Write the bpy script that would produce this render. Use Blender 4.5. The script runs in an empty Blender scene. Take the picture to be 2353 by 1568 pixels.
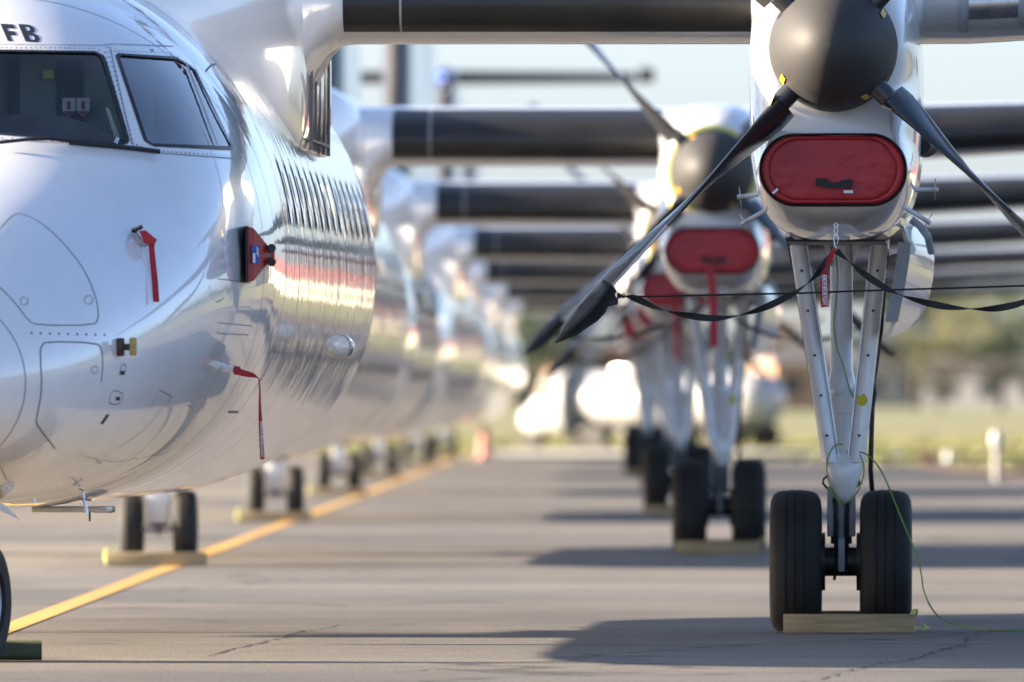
import bpy, bmesh, math, random
from math import sin, cos, pi, sqrt, radians, atan2, hypot
from mathutils import Vector, Matrix
from mathutils.bvhtree import BVHTree
from mathutils.geometry import delaunay_2d_cdt

random.seed(7)
S = bpy.context.scene
C = S.collection

# ------------------------------------------------------------ camera, sky, sun, exposure
F, VX, VY, H = 38600.0, 1340.0, 920.0, 1.2      # focal length and vanishing point on a 2353 x 1568 picture, eye height
cam_d = bpy.data.cameras.new('camera')
cam = bpy.data.objects.new('camera', cam_d); C.objects.link(cam)
cam_d.sensor_width = 36.0
cam_d.lens = F / 2353 * 36.0
cam_d.clip_start, cam_d.clip_end = 1.0, 12000
cam.location = (0, 0, H)
cam.rotation_euler = (radians(90) + math.atan((VY - 784) / F), 0, math.atan((VX - 1176.5) / F))
cam_d.dof.use_dof = True
cam_d.dof.focus_distance = 82.0
cam_d.dof.aperture_fstop = 5.6
S.camera = cam

SUN_EL, SUN_AZ = radians(13.6), radians(-86.5)     # azimuth measured from +Y towards +X
world = bpy.data.worlds.new('World'); S.world = world; world.use_nodes = True
wn = world.node_tree.nodes; wl = world.node_tree.links
bg = wn['Background']; bg.inputs['Strength'].default_value = 0.085
sky = wn.new('ShaderNodeTexSky'); sky.sky_type = 'NISHITA'; sky.sun_disc = False
sky.sun_elevation = SUN_EL; sky.sun_rotation = SUN_AZ
sky.air_density = 0.42; sky.dust_density = 1.6; sky.ozone_density = 1.0
wl.new(sky.outputs[0], bg.inputs[0])
sun_d = bpy.data.lights.new('sun', 'SUN'); sun = bpy.data.objects.new('sun', sun_d); C.objects.link(sun)
sun_d.energy = 4.6; sun_d.angle = radians(0.53); sun_d.color = (1.0, 0.84, 0.64)
sv = Vector((sin(SUN_AZ) * cos(SUN_EL), cos(SUN_AZ) * cos(SUN_EL), sin(SUN_EL)))
sun.rotation_euler = sv.to_track_quat('Z', 'Y').to_euler()
sun.location = sv * 60 + Vector((0, 80, 0))
S.view_settings.view_transform = 'Standard'; S.view_settings.look = 'None'
S.view_settings.gamma = 1.0; S.view_settings.use_curve_mapping = False
S.view_settings.exposure = 2.5
S.render.engine = 'CYCLES'
S.cycles.max_bounces = 5; S.cycles.diffuse_bounces = 3; S.cycles.glossy_bounces = 3; S.cycles.transparent_max_bounces = 12
S.cycles.use_denoising = True
S.cycles.caustics_reflective = False; S.cycles.caustics_refractive = False
S.cycles.sample_clamp_indirect = 8.0

# ------------------------------------------------------------ small helpers
def W(x, y, d):                      # a point d metres down the apron
    return Vector(((x - VX) / F * d, d, H + (VY - y) / F * d))

def pchip(tab, x):
    n = len(tab)
    if x <= tab[0][0]: return tab[0][1]
    if x >= tab[-1][0]: return tab[-1][1]
    for i in range(n - 1):
        if tab[i][0] <= x <= tab[i + 1][0]: break
    def d(j): return (tab[j + 1][1] - tab[j][1]) / (tab[j + 1][0] - tab[j][0])
    def m(j):
        if j == 0: return d(0)
        if j == n - 1: return d(n - 2)
        a, b = d(j - 1), d(j)
        return 0.0 if a * b <= 0 else 2 * a * b / (a + b)
    h = tab[i + 1][0] - tab[i][0]; t = (x - tab[i][0]) / h
    return ((1 + 2 * t) * (1 - t) ** 2 * tab[i][1] + t * (1 - t) ** 2 * h * m(i)
            + t * t * (3 - 2 * t) * tab[i + 1][1] + t * t * (t - 1) * h * m(i + 1))

class MB:
    """collects shapes; build() links them as one mesh object"""
    def __init__(s): s.v = []; s.f = []; s.mi = []; s.cur = 0
    def add(s, vs, fs):
        o = len(s.v); s.v += [tuple(p) for p in vs]
        for f in fs: s.f.append(tuple(o + i for i in f)); s.mi.append(s.cur)
    def box(s, c, size, rot=None):
        hx, hy, hz = (q / 2 for q in size); vs = []
        for z in (-hz, hz):
            for x, y in ((-hx, -hy), (hx, -hy), (hx, hy), (-hx, hy)):
                p = Vector((x, y, z))
                if rot: p = rot @ p
                vs.append(p + Vector(c))
        s.add(vs, [(3, 2, 1, 0), (4, 5, 6, 7), (0, 1, 5, 4), (1, 2, 6, 5), (2, 3, 7, 6), (3, 0, 4, 7)])
        return s
    def bevbox(s, c, size, b, rot=None):
        bm = bmesh.new(); bmesh.ops.create_cube(bm, size=1)
        for v in bm.verts: v.co = Vector((v.co.x * size[0], v.co.y * size[1], v.co.z * size[2]))
        bmesh.ops.bevel(bm, geom=bm.edges[:], offset=b, segments=2, affect='EDGES', profile=0.6)
        bm.verts.ensure_lookup_table(); bm.verts.index_update()
        vs = [(rot @ v.co if rot else v.co) + Vector(c) for v in bm.verts]
        s.add(vs, [[v.index for v in f.verts] for f in bm.faces]); bm.free(); return s
    def loft(s, rings, cap=True, close=True, cap0=None, cap1=None):
        n = len(rings[0]); o = len(s.v)
        for r in rings: s.v += [tuple(p) for p in r]
        m = n if close else n - 1
        for i in range(len(rings) - 1):
            for j in range(m):
                k = (j + 1) % n
                s.f.append((o + i * n + j, o + i * n + k, o + (i + 1) * n + k, o + (i + 1) * n + j)); s.mi.append(s.cur)
        if cap if cap0 is None else cap0: s.f.append(tuple(o + j for j in reversed(range(n)))); s.mi.append(s.cur)
        if cap if cap1 is None else cap1: s.f.append(tuple(o + (len(rings) - 1) * n + j for j in range(n))); s.mi.append(s.cur)
        return s
    def tube(s, path, rad, seg=10, cap=True):
        path = [Vector(p) for p in path]; rings = []; up = None
        for i, p in enumerate(path):
            t = (path[min(i + 1, len(path) - 1)] - path[max(i - 1, 0)]).normalized()
            if up is None:
                up = Vector((0, 0, 1)) if abs(t.z) < .9 else Vector((0, 1, 0))
            a = t.cross(up)
            if a.length < 1e-5: a = t.cross(Vector((1, 0.3, 0)))
            a.normalize(); b = a.cross(t).normalized(); up = b
            r = rad[i] if isinstance(rad, (list, tuple)) else rad
            rings.append([p + (a * cos(2 * pi * k / seg) + b * sin(2 * pi * k / seg)) * r for k in range(seg)])
        return s.loft(rings, cap)
    def lathe(s, prof, c, axis, seg=32, closed=False):
        axis = Vector(axis).normalized()
        a = axis.orthogonal().normalized(); b = axis.cross(a)
        rings = [[Vector(c) + axis * h + (a * cos(2 * pi * k / seg) + b * sin(2 * pi * k / seg)) * r for k in range(seg)] for h, r in prof]
        if closed: rings.append(rings[0])
        return s.loft(rings, not closed)
    def ribbon(s, path, width, normals, th=0.002):
        """flat band: at each point the band's width runs along the given vector"""
        rings = []
        path = [Vector(p) for p in path]
        for i, p in enumerate(path):
            t = (path[min(i + 1, len(path) - 1)] - path[max(i - 1, 0)]).normalized()
            w = Vector(normals[i]); w = (w - t * w.dot(t)).normalized()
            nn = t.cross(w).normalized() * th / 2
            hw = (width[i] if isinstance(width, (list, tuple)) else width) / 2
            rings.append([p - w * hw - nn, p + w * hw - nn, p + w * hw + nn, p - w * hw + nn])
        return s.loft(rings)
    def mesh(s, name, mats, smooth=True, ang=35):
        me = bpy.data.meshes.new(name); me.from_pydata(s.v, [], s.f)
        for m in (mats if isinstance(mats, (list, tuple)) else [mats]): me.materials.append(m)
        me.polygons.foreach_set('material_index', s.mi)
        bm = bmesh.new(); bm.from_mesh(me); bmesh.ops.recalc_face_normals(bm, faces=bm.faces[:]); bm.to_mesh(me); bm.free()
        if smooth:
            me.polygons.foreach_set('use_smooth', [True] * len(me.polygons)); me.set_sharp_from_angle(angle=radians(ang))
        me.update(); return me
    def build(s, name, mats, parent=None, smooth=True, ang=35, loc=None, mesh_out=None):
        return link(name, s.mesh(name, mats, smooth, ang), parent, loc)

def link(name, me, parent=None, loc=None):
    o = bpy.data.objects.new(name, me); C.objects.link(o)
    if parent: o.parent = parent
    if loc is not None: o.location = loc
    return o
def empty(name, loc=(0, 0, 0), rz=0, parent=None):
    o = bpy.data.objects.new(name, None); C.objects.link(o); o.location = loc; o.rotation_euler = (0, 0, rz)
    o.empty_display_size = .3
    if parent: o.parent = parent
    return o
def tag(o, label, cat, group=None):
    o['label'] = label; o['category'] = cat
    if group: o['group'] = group
    elif 'group' in o: del o['group']
    return o
def kind(o, k): o['kind'] = k; return o
def copy_tree(o, parent=None):
    c = o.copy(); C.objects.link(c)
    if parent: c.parent = parent
    for ch in o.children: copy_tree(ch, c)
    return c

# ------------------------------------------------------------ materials
def mat(name, col, rough=.5, metal=0., coat=0., var=0., vs=6., bump=0., bs=30., stretch=(1, 1, 1), spec=.5, detail=4., col2=None, sheen=0.):
    m = bpy.data.materials.new(name); m.use_nodes = True; n = m.node_tree.nodes; l = m.node_tree.links
    b = n['Principled BSDF']
    b.inputs['Base Color'].default_value = (*col, 1); b.inputs['Roughness'].default_value = rough
    b.inputs['Metallic'].default_value = metal; b.inputs['Coat Weight'].default_value = coat
    b.inputs['Coat Roughness'].default_value = .04; b.inputs['Specular IOR Level'].default_value = spec
    if sheen: b.inputs['Sheen Weight'].default_value = sheen
    tc = n.new('ShaderNodeTexCoord'); mp = n.new('ShaderNodeMapping'); mp.inputs['Scale'].default_value = stretch
    l.new(tc.outputs['Object'], mp.inputs['Vector'])
    if var or col2:
        t = n.new('ShaderNodeTexNoise'); t.inputs['Scale'].default_value = vs; t.inputs['Detail'].default_value = detail
        l.new(mp.outputs[0], t.inputs['Vector'])
        r = n.new('ShaderNodeValToRGB'); r.color_ramp.elements[0].position = .32; r.color_ramp.elements[1].position = .68
        a = col2 if col2 else tuple(c * (1 - var) for c in col)
        e = col if col2 else tuple(min(1, c * (1 + var)) for c in col)
        r.color_ramp.elements[0].color = (*a, 1); r.color_ramp.elements[1].color = (*e, 1)
        l.new(t.outputs['Fac'], r.inputs[0]); l.new(r.outputs[0], b.inputs['Base Color'])
        if rough > .08:
            mr = n.new('ShaderNodeMapRange'); mr.inputs[3].default_value = rough * .85; mr.inputs[4].default_value = min(1, rough * 1.15)
            l.new(t.outputs['Fac'], mr.inputs[0]); l.new(mr.outputs[0], b.inputs['Roughness'])
    if bump:
        t2 = n.new('ShaderNodeTexNoise'); t2.inputs['Scale'].default_value = bs; t2.inputs['Detail'].default_value = detail
        l.new(mp.outputs[0], t2.inputs['Vector'])
        bp = n.new('ShaderNodeBump'); bp.inputs['Strength'].default_value = 1; bp.inputs['Distance'].default_value = bump
        l.new(t2.outputs['Fac'], bp.inputs['Height']); l.new(bp.outputs[0], b.inputs['Normal'])
    return m

def skin_paint():
    """white gloss paint over thin sheet: flat on the nose, rippled along the cabin"""
    m = mat('fuselage_paint', (.80, .80, .80), .22, coat=1.0, spec=.5)
    n = m.node_tree.nodes; l = m.node_tree.links; b = n['Principled BSDF']
    b.inputs['Coat Roughness'].default_value = .012; b.inputs['Coat IOR'].default_value = 1.6
    tc = n.new('ShaderNodeTexCoord'); sx = n.new('ShaderNodeSeparateXYZ'); l.new(tc.outputs['Object'], sx.inputs[0])
    def noise(scale, stretch, detail):
        mp = n.new('ShaderNodeMapping'); mp.inputs['Scale'].default_value = stretch; l.new(tc.outputs['Object'], mp.inputs[0])
        t = n.new('ShaderNodeTexNoise'); t.inputs['Scale'].default_value = scale; t.inputs['Detail'].default_value = detail
        l.new(mp.outputs[0], t.inputs['Vector']); return t.outputs['Fac']
    a = noise(1.0, (.9, 3.2, .9), 2); c = noise(1.0, (.5, 9, .5), 2); g = noise(1.4, (1, .8, 1), 2)
    mr = n.new('ShaderNodeMapRange'); mr.interpolation_type = 'SMOOTHSTEP'
    mr.inputs[1].default_value = 2.9; mr.inputs[2].default_value = 4.6; mr.inputs[3].default_value = 0; mr.inputs[4].default_value = 1
    l.new(sx.outputs['Y'], mr.inputs[0])
    def mul(p, q, k=None):
        x = n.new('ShaderNodeMath'); x.operation = 'MULTIPLY'; l.new(p, x.inputs[0])
        if k is None: l.new(q, x.inputs[1])
        else: x.inputs[1].default_value = k
        return x.outputs[0]
    def add(p, q):
        x = n.new('ShaderNodeMath'); x.operation = 'ADD'; l.new(p, x.inputs[0]); l.new(q, x.inputs[1]); return x.outputs[0]
    h = add(mul(add(mul(a, None, .0030), mul(c, None, .0019)), mr.outputs[0]), mul(g, None, .003))
    bp = n.new('ShaderNodeBump'); bp.inputs['Strength'].default_value = 1; bp.inputs['Distance'].default_value = 1
    l.new(h, bp.inputs['Height'])
    l.new(bp.outputs[0], b.inputs['Normal']); l.new(bp.outputs[0], b.inputs['Coat Normal'])
    gm = noise(3.0, (1.5, .5, 1), 6); rp = n.new('ShaderNodeValToRGB'); rp.color_ramp.elements[0].position = .34; rp.color_ramp.elements[0].color = (.765, .762, .752, 1)
    rp.color_ramp.elements[1].position = .56; rp.color_ramp.elements[1].color = (.81, .81, .81, 1); l.new(gm, rp.inputs[0]); l.new(rp.outputs[0], b.inputs['Base Color'])
    return m

M = {}
M['skin'] = skin_paint()
M['white'] = mat('white_gloss_paint', (.80, .80, .79), .25, coat=.8, bump=.004, bs=2.2, detail=1)
M['white2'] = mat('white_gear_enamel', (.86, .86, .87), .26, coat=.9, var=.05, vs=9, col2=(.76, .75, .73))
M['boot'] = mat('black_deicing_rubber', (.022, .021, .02), .36, var=.25, vs=3, bump=.002, bs=6)
M['spin'] = mat('dark_grey_spinner_paint', (.042, .0405, .040), .62, coat=.0, spec=.3, var=.06, vs=4)
M['blade'] = mat('black_composite_blade', (.022, .022, .024), .30, coat=.35, var=.2, vs=14)
M['strip'] = mat('grey_erosion_strip', (.30, .31, .33), .35, metal=.7, var=.1, vs=20)
M['tyre'] = mat('black_tyre_rubber', (.014, .0132, .0125), .75, var=.5, vs=7, bump=.001, bs=90)
M['steel'] = mat('bare_steel', (.55, .56, .58), .28, metal=1, var=.15, vs=14)
M['dark'] = mat('dark_metal', (.035, .034, .033), .42, metal=.6, var=.3, vs=18)
M['grey'] = mat('grey_primer', (.36, .37, .38), .42, var=.12, vs=12)
M['rim'] = mat('wheel_rim_enamel', (.42, .43, .46), .32, metal=.3, var=.1, vs=12)
M['alum'] = mat('leading_edge_aluminium', (.52, .51, .48), .38, metal=.1, var=.12, vs=5)
M['seam'] = mat('skin_joint_grey', (.18, .18, .195), .6)  # plain grey colour of panel joint lines and small skin marks
M['seal'] = mat('black_window_seal', (.012, .012, .014), .45)
M['rivet'] = mat('rivet_heads', (.10, .10, .11), .5)
M['frame'] = mat('windscreen_surround_paint', (.66, .68, .70), .38, coat=.3, var=.04, vs=12)
M['red'] = mat('red_vinyl_cover', (.46, .022, .026), .50, var=.22, vs=5, bump=.022, bs=6, detail=4, col2=(.30, .022, .026))
M['redtag'] = mat('red_webbing', (.40, .014, .022), .6, var=.2, vs=40, bump=.001, bs=160)
M['redpaint'] = mat('red_painted_cover', (.36, .022, .018), .36, var=.15, vs=16)
M['webbing'] = mat('black_webbing', (.014, .014, .014), .7, var=.3, vs=60, bump=.001, bs=220)
M['cloth'] = mat('black_nylon_cover', (.016, .016, .018), .42, var=.3, vs=12, bump=.008, bs=16)
M['yellow'] = mat('yellow_paint', (.72, .40, .02), .5, var=.08, vs=30)
M['yelband'] = mat('pale_yellow_band', (.70, .68, .16), .45, var=.08, vs=30)
M['yelspot'] = mat('yellow_sticker', (.62, .52, .01), .45, var=.1, vs=40)
M['whitetext'] = mat('white_print', (.80, .80, .78), .6)
M['black'] = mat('black_print', (.014, .014, .016), .4)
M['blue'] = mat('blue_label', (.02, .09, .38), .4, var=.1, vs=60)
M['teal'] = mat('teal_tail_paint', (.02, .32, .38), .25, coat=.6)
M['bluepaint'] = mat('blue_tail_paint', (.02, .07, .30), .25, coat=.6)
M['timber'] = mat('sawn_pine', (.42, .32, .18), .75, var=.25, vs=3, bump=.003, bs=5, stretch=(1.2, 14, 14), col2=(.25, .19, .10))
M['timber2'] = mat('green_treated_timber', (.10, .12, .06), .75, var=.25, vs=3, bump=.003, bs=5, stretch=(1.2, 14, 14))
M['cord'] = mat('green_cord', (.16, .30, .03), .6, var=.2, vs=80)
M['rope'] = mat('yellow_green_rope', (.55, .60, .12), .6, var=.2, vs=60)
M['rubber'] = mat('black_hose_rubber', (.012, .012, .012), .5)
M['gold'] = mat('ochre_vane_cover', (.42, .30, .09), .5, var=.2, vs=60)
M['maroon'] = mat('dark_maroon_block', (.05, .015, .014), .35)
M['inside'] = mat('cockpit_dark_lining', (.06, .065, .075), .7, var=.3, vs=5)
M['panelg'] = mat('cockpit_grey_green_panel', (.30, .38, .35), .6, var=.15, vs=4)
M['brass'] = mat('bare_brass_edge', (.33, .22, .13), .4, metal=.5)

def glass_mat(name, tint, refl):
    m = bpy.data.materials.new(name); m.use_nodes = True; n = m.node_tree.nodes; l = m.node_tree.links
    for x in list(n): n.remove(x)
    out = n.new('ShaderNodeOutputMaterial'); tr = n.new('ShaderNodeBsdfTransparent'); tr.inputs[0].default_value = (*tint, 1)
    gl = n.new('ShaderNodeBsdfGlossy'); gl.inputs['Roughness'].default_value = .02
    lw = n.new('ShaderNodeLayerWeight'); lw.inputs[0].default_value = .5; pw = n.new('ShaderNodeMath'); pw.operation = 'POWER'; pw.inputs[1].default_value = 4
    l.new(lw.outputs['Facing'], pw.inputs[0]); fr = n.new('ShaderNodeMapRange'); fr.inputs[3].default_value = refl; fr.inputs[4].default_value = .85; l.new(pw.outputs[0], fr.inputs[0])
    mx = n.new('ShaderNodeMixShader'); l.new(fr.outputs[0], mx.inputs[0]); l.new(tr.outputs[0], mx.inputs[1]); l.new(gl.outputs[0], mx.inputs[2])
    l.new(mx.outputs[0], out.inputs[0]); return m
M['glass'] = glass_mat('windscreen_glass', (.86, .92, .90), .05)
M['glass2'] = glass_mat('side_window_glass', (.70, .66, .74), .46)
M['cabinglass'] = mat('dark_cabin_window', (.010, .011, .013), .05, coat=1)

def asphalt_mat():
    m = bpy.data.materials.new('worn_asphalt'); m.use_nodes = True; n = m.node_tree.nodes; l = m.node_tree.links
    b = n['Principled BSDF']; b.inputs['Roughness'].default_value = .8; b.inputs['Specular IOR Level'].default_value = .35
    tc = n.new('ShaderNodeTexCoord')
    def tex(kind_, scale, stretch=(1, 1, 1), detail=5, rough=.6):
        mp = n.new('ShaderNodeMapping'); mp.inputs['Scale'].default_value = stretch; l.new(tc.outputs['Object'], mp.inputs[0])
        t = n.new(kind_); t.inputs['Scale'].default_value = scale
        if kind_ == 'ShaderNodeTexNoise': t.inputs['Detail'].default_value = detail; t.inputs['Roughness'].default_value = rough
        l.new(mp.outputs[0], t.inputs['Vector']); return t
    def ramp(src, p0, c0, p1, c1):
        r = n.new('ShaderNodeValToRGB'); e = r.color_ramp.elements
        e[0].position = p0; e[0].color = (*c0, 1); e[1].position = p1; e[1].color = (*c1, 1); l.new(src, r.inputs[0]); return r.outputs[0]
    def mix(a, c, fac, mode='MULTIPLY'):
        x = n.new('ShaderNodeMix'); x.data_type = 'RGBA'; x.blend_type = mode
        if isinstance(fac, float): x.inputs[0].default_value = fac
        else: l.new(fac, x.inputs[0])
        l.new(a, x.inputs[6]); l.new(c, x.inputs[7]); return x.outputs[2]
    big = ramp(tex('ShaderNodeTexNoise', .12, (1, .5, 1)).outputs['Fac'], .35, (.140, .128, .112), .65, (.195, .179, .156))
    lanes = ramp(tex('ShaderNodeTexNoise', 1, (.02, .16, 1), 3).outputs['Fac'], .38, (.76, .77, .80), .62, (1.08, 1.06, 1.04))
    mid = ramp(tex('ShaderNodeTexNoise', 2.2).outputs['Fac'], .3, (.86, .86, .87), .7, (1.08, 1.08, 1.08))
    fine = ramp(tex('ShaderNodeTexNoise', 85, (1, .45, 1), 3).outputs['Fac'], .30, (.62, .62, .63), .72, (1.35, 1.34, 1.32))
    spk = ramp(tex('ShaderNodeTexNoise', 130, (1, .4, 1), 1).outputs['Fac'], .74, (1, 1, 1), .80, (1.9, 1.85, 1.75))
    gr = ramp(tex('ShaderNodeTexNoise', 1, (95, 2.2, 1), 3, .75).outputs['Fac'], .28, (.72, .72, .73), .72, (1.28, 1.27, 1.25))
    pat = ramp(tex('ShaderNodeTexNoise', .35, (1, .25, 1), 4, .6).outputs['Fac'], .42, (.88, .88, .89), .56, (1.03, 1.03, 1.03))
    stn = ramp(tex('ShaderNodeTexNoise', .9, (1, .35, 1), 3, .5).outputs['Fac'], .64, (1, 1, 1), .70, (.74, .73, .73))
    big = mix(mix(mix(big, gr, 1.0), pat, 1.0), stn, 1.0)
    col = mix(mix(mix(mix(big, lanes, 1.0), mid, 1.0), fine, 1.0), spk, 1.0)
    # cracks: warped cell borders
    wn_ = tex('ShaderNodeTexNoise', .7); add = n.new('ShaderNodeVectorMath'); add.operation = 'MULTIPLY_ADD'
    add.inputs[1].default_value = (2.2, 2.2, 0); l.new(wn_.outputs['Color'], add.inputs[0]); l.new(tc.outputs['Object'], add.inputs[2])
    vo = n.new('ShaderNodeTexVoronoi'); vo.feature = 'DISTANCE_TO_EDGE'; vo.inputs['Scale'].default_value = .16; l.new(add.outputs[0], vo.inputs['Vector'])
    ck = ramp(vo.outputs['Distance'], .003, (.38, .38, .39), .010, (1, 1, 1))
    col = mix(col, ck, 1.0); l.new(col, b.inputs['Base Color'])
    bp = n.new('ShaderNodeBump'); bp.inputs['Distance'].default_value = .006; bp.inputs['Strength'].default_value = .8
    l.new(tex('ShaderNodeTexNoise', 95, (1, 1, 1), 3).outputs['Fac'], bp.inputs['Height']); l.new(bp.outputs[0], b.inputs['Normal'])
    return m
M['asphalt'] = asphalt_mat()
M['line'] = mat('yellow_line_paint', (.50, .285, .062), .7, var=.25, vs=9, bump=.002, bs=90)
M['grassland'] = mat('dry_grass_field', (.145, .16, .055), .95, vs=.05, col2=(.205, .18, .08), detail=6, bump=.05, bs=3)
M['grass'] = mat('grass_blades', (.14, .165, .05), .8, vs=.2, col2=(.22, .19, .085))
M['concrete'] = mat('pale_concrete', (.42, .39, .34), .8, var=.12, vs=2, bump=.002, bs=40)
M['soil'] = mat('bare_soil', (.23, .15, .09), .95, var=.25, vs=1.5, bump=.01, bs=9)

# ------------------------------------------------------------ the ground
g = MB(); g.add([(-6000, -3000, -.06), (6000, -3000, -.06), (6000, 9000, -.06), (-6000, 9000, -.06)], [(0, 1, 2, 3)])
kind(g.build('ground', M['grassland'], smooth=False), 'structure')
g = MB()
edge = [(-95, -160), (60, -160), (48, 60), (32, 140), (13, 188), (8.2, 222), (6.6, 250), (6.3, 281), (5.7, 313), (4.0, 336), (1.4, 343), (-1.1, 352), (-8, 372), (-40, 420), (-95, 520)]
g.add([(x, y, 0) for x, y in edge], [tuple(range(len(edge)))])
kind(g.build('apron', M['asphalt'], smooth=False), 'structure')
g = MB(); pts = [(-3.13, 30), (-3.02, 89), (-2.96, 127), (-2.9, 165), (-2.8, 211), (-2.62, 370)]
vs = []
for x, y in pts: vs += [(x - .075, y, .004), (x + .075, y, .004)]
g.add(vs, [(2 * i, 2 * i + 1, 2 * i + 3, 2 * i + 2) for i in range(len(pts) - 1)])
kind(g.build('yellow_taxi_line', M['line'], smooth=False), 'structure')
g = MB(); g.add([(-1.4, 345, .012), (-1.2, 345, .012), (9, 402, .012), (-3.4, 402, .012)], [(0, 1, 2, 3)])
g = MB(); g.add([(-1.6, 362, .012), (2.2, 356, .012), (6.2, 402, .012), (-2.6, 402, .012)], [(0, 1, 2, 3)])
kind(g.build('concrete_path', M['concrete'], smooth=False), 'structure')
M['crack'] = mat('open_crack', (.03, .028, .026), .9)
for line in ([(1790, 1580), (1880, 1562), (1960, 1540), (2030, 1524), (2090, 1518), (2150, 1497), (2200, 1486), (2230, 1462), (2290, 1450), (2400, 1440)], [(470, 1512), (530, 1492), (600, 1476), (650, 1466), (690, 1452), (735, 1446), (800, 1434)], [(2130, 1414), (2180, 1426), (2260, 1430), (2400, 1427)], [(900, 1545), (1010, 1538), (1090, 1541)]):
    rc = random.Random(int(line[0][0])); P = []
    for (xa, ya), (xb, yb) in zip(line, line[1:]):
        for i in range(8):
            t = i / 8; q = W(xa + (xb - xa) * t, ya + (yb - ya) * t, 1.2 * F / (ya + (yb - ya) * t - VY)); P.append((q.x + rc.gauss(0, .012), q.y + rc.gauss(0, .10)))
    g = MB(); vs = []
    for i, (x, y) in enumerate(P):
        w = rc.uniform(.006, .016) * min(1, .15 + min(i, len(P) - 1 - i) / 8); vs += [(x - w, y - .05, .002), (x + w, y + .05, .002)]
    g.add(vs, [(2 * i, 2 * i + 1, 2 * i + 3, 2 * i + 2) for i in range(len(P) - 1)])
    kind(g.build('pavement_crack', M['crack'], smooth=False), 'structure')
# bare soil strip along the apron edge on the right
g = MB()
vs = []
for x, y, w in ((33, 140, 1.6), (13.6, 188, 2.2), (8.7, 222, 1.8), (7.1, 250, 1.4), (6.8, 281, 1.2), (6.1, 313, .8)):
    vs += [(x - .6, y - 1, .010), (x + w, y + 6 + random.random() * 4, .010)]
g.add(vs, [(2 * i, 2 * i + 2, 2 * i + 3, 2 * i + 1) for i in range(5)])
kind(g.build('soil_verge', M['soil'], smooth=False), 'structure')

# ------------------------------------------------------------ aircraft prototype (x right, y aft, z up; origin on the ground below the nose)
YAW0 = radians(1.4)
LOC0 = Vector((-2.65 - 9.7 * sin(YAW0), 75.3, 0))
M0 = Matrix.Translation(LOC0) @ Matrix.Rotation(-YAW0, 4, 'Z'); M0i = M0.inverted()
def L(x, y, d): return M0i @ W(x, y, d)          # picture point at distance d, in the nearest aircraft's own frame

T_hw = [(0, .015), (.02, .10), (.08, .22), (.2, .36), (.4, .52), (.7, .69), (1.1, .86), (1.6, 1.01), (2.1, 1.13), (2.7, 1.225), (3.3, 1.285), (4.2, 1.335), (5, 1.345), (16.5, 1.345), (18.5, 1.24), (20.5, .98), (23, .55), (25.6, .10)]
T_zc = [(0, 1.28), (.4, 1.34), (1.1, 1.50), (2, 1.68), (3, 1.80), (4.2, 1.87), (16.5, 1.87), (18.5, 1.98), (20.5, 2.25), (23, 2.62), (25.6, 2.95)]
T_zt = [(0, 1.295), (.02, 1.38), (.08, 1.49), (.2, 1.62), (.4, 1.76), (.7, 1.91), (1.1, 2.06), (1.6, 2.21), (2.0, 2.36), (2.4, 2.60), (2.8, 2.84), (3.2, 3.00), (3.8, 3.15), (4.6, 3.27), (5.6, 3.31), (17, 3.31), (20, 3.30), (23, 3.22), (25.6, 3.05)]
T_zb = [(0, 1.265), (.02, 1.19), (.08, 1.11), (.2, 1.02), (.4, .94), (.7, .86), (1.1, .795), (1.6, .75), (2.2, .72), (3, .70), (4.5, .685), (15.8, .685), (17.2, .78), (18.8, 1.08), (20.5, 1.50), (23, 2.22), (25.6, 2.85)]
def fus(Y, th):
    hw, zc, zt, zb = pchip(T_hw, Y), pchip(T_zc, Y), pchip(T_zt, Y), pchip(T_zb, Y)
    c, s = cos(th), sin(th)
    if s >= 0: n_ = 2.0 + .35 * max(0, 1 - abs(Y - 2.6) / 1.4); h = zt - zc
    else: n_ = 2.22; h = zc - zb
    return Vector((hw * math.copysign(abs(c) ** (2 / n_), c), Y, zc + h * math.copysign(abs(s) ** (2 / n_), s)))
NS = 128
ys = [0.0, .005, .012, .02, .035, .055, .08, .11, .15, .2, .26, .32, .4]
y = .4
while y < 5.6: y += .08; ys.append(y)
while y < 16: y += .4; ys.append(y)
while y < 25.5: y += .25; ys.append(min(y, 25.6))
fb = MB(); fb.loft([[fus(Y, 2 * pi * k / NS) for k in range(NS)] for Y in ys])
fus_me = fb.mesh('fuselage', [M['skin'], M['inside']], ang=60)
bvh = BVHTree.FromPolygons([Vector(v) for v in fb.v], fb.f)
eye = M0i @ Vector((0, 0, H))
def hit(x, y, off=.003):
    d = (L(x, y, 80) - eye).normalized()
    p, nrm, i, dist = bvh.ray_cast(eye, d)
    if p is None:
        p, nrm, i, dist = bvh.find_nearest(L(x, y, 79))
    if nrm.dot(d) > 0: nrm = -nrm
    return p + nrm * off, nrm

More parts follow.
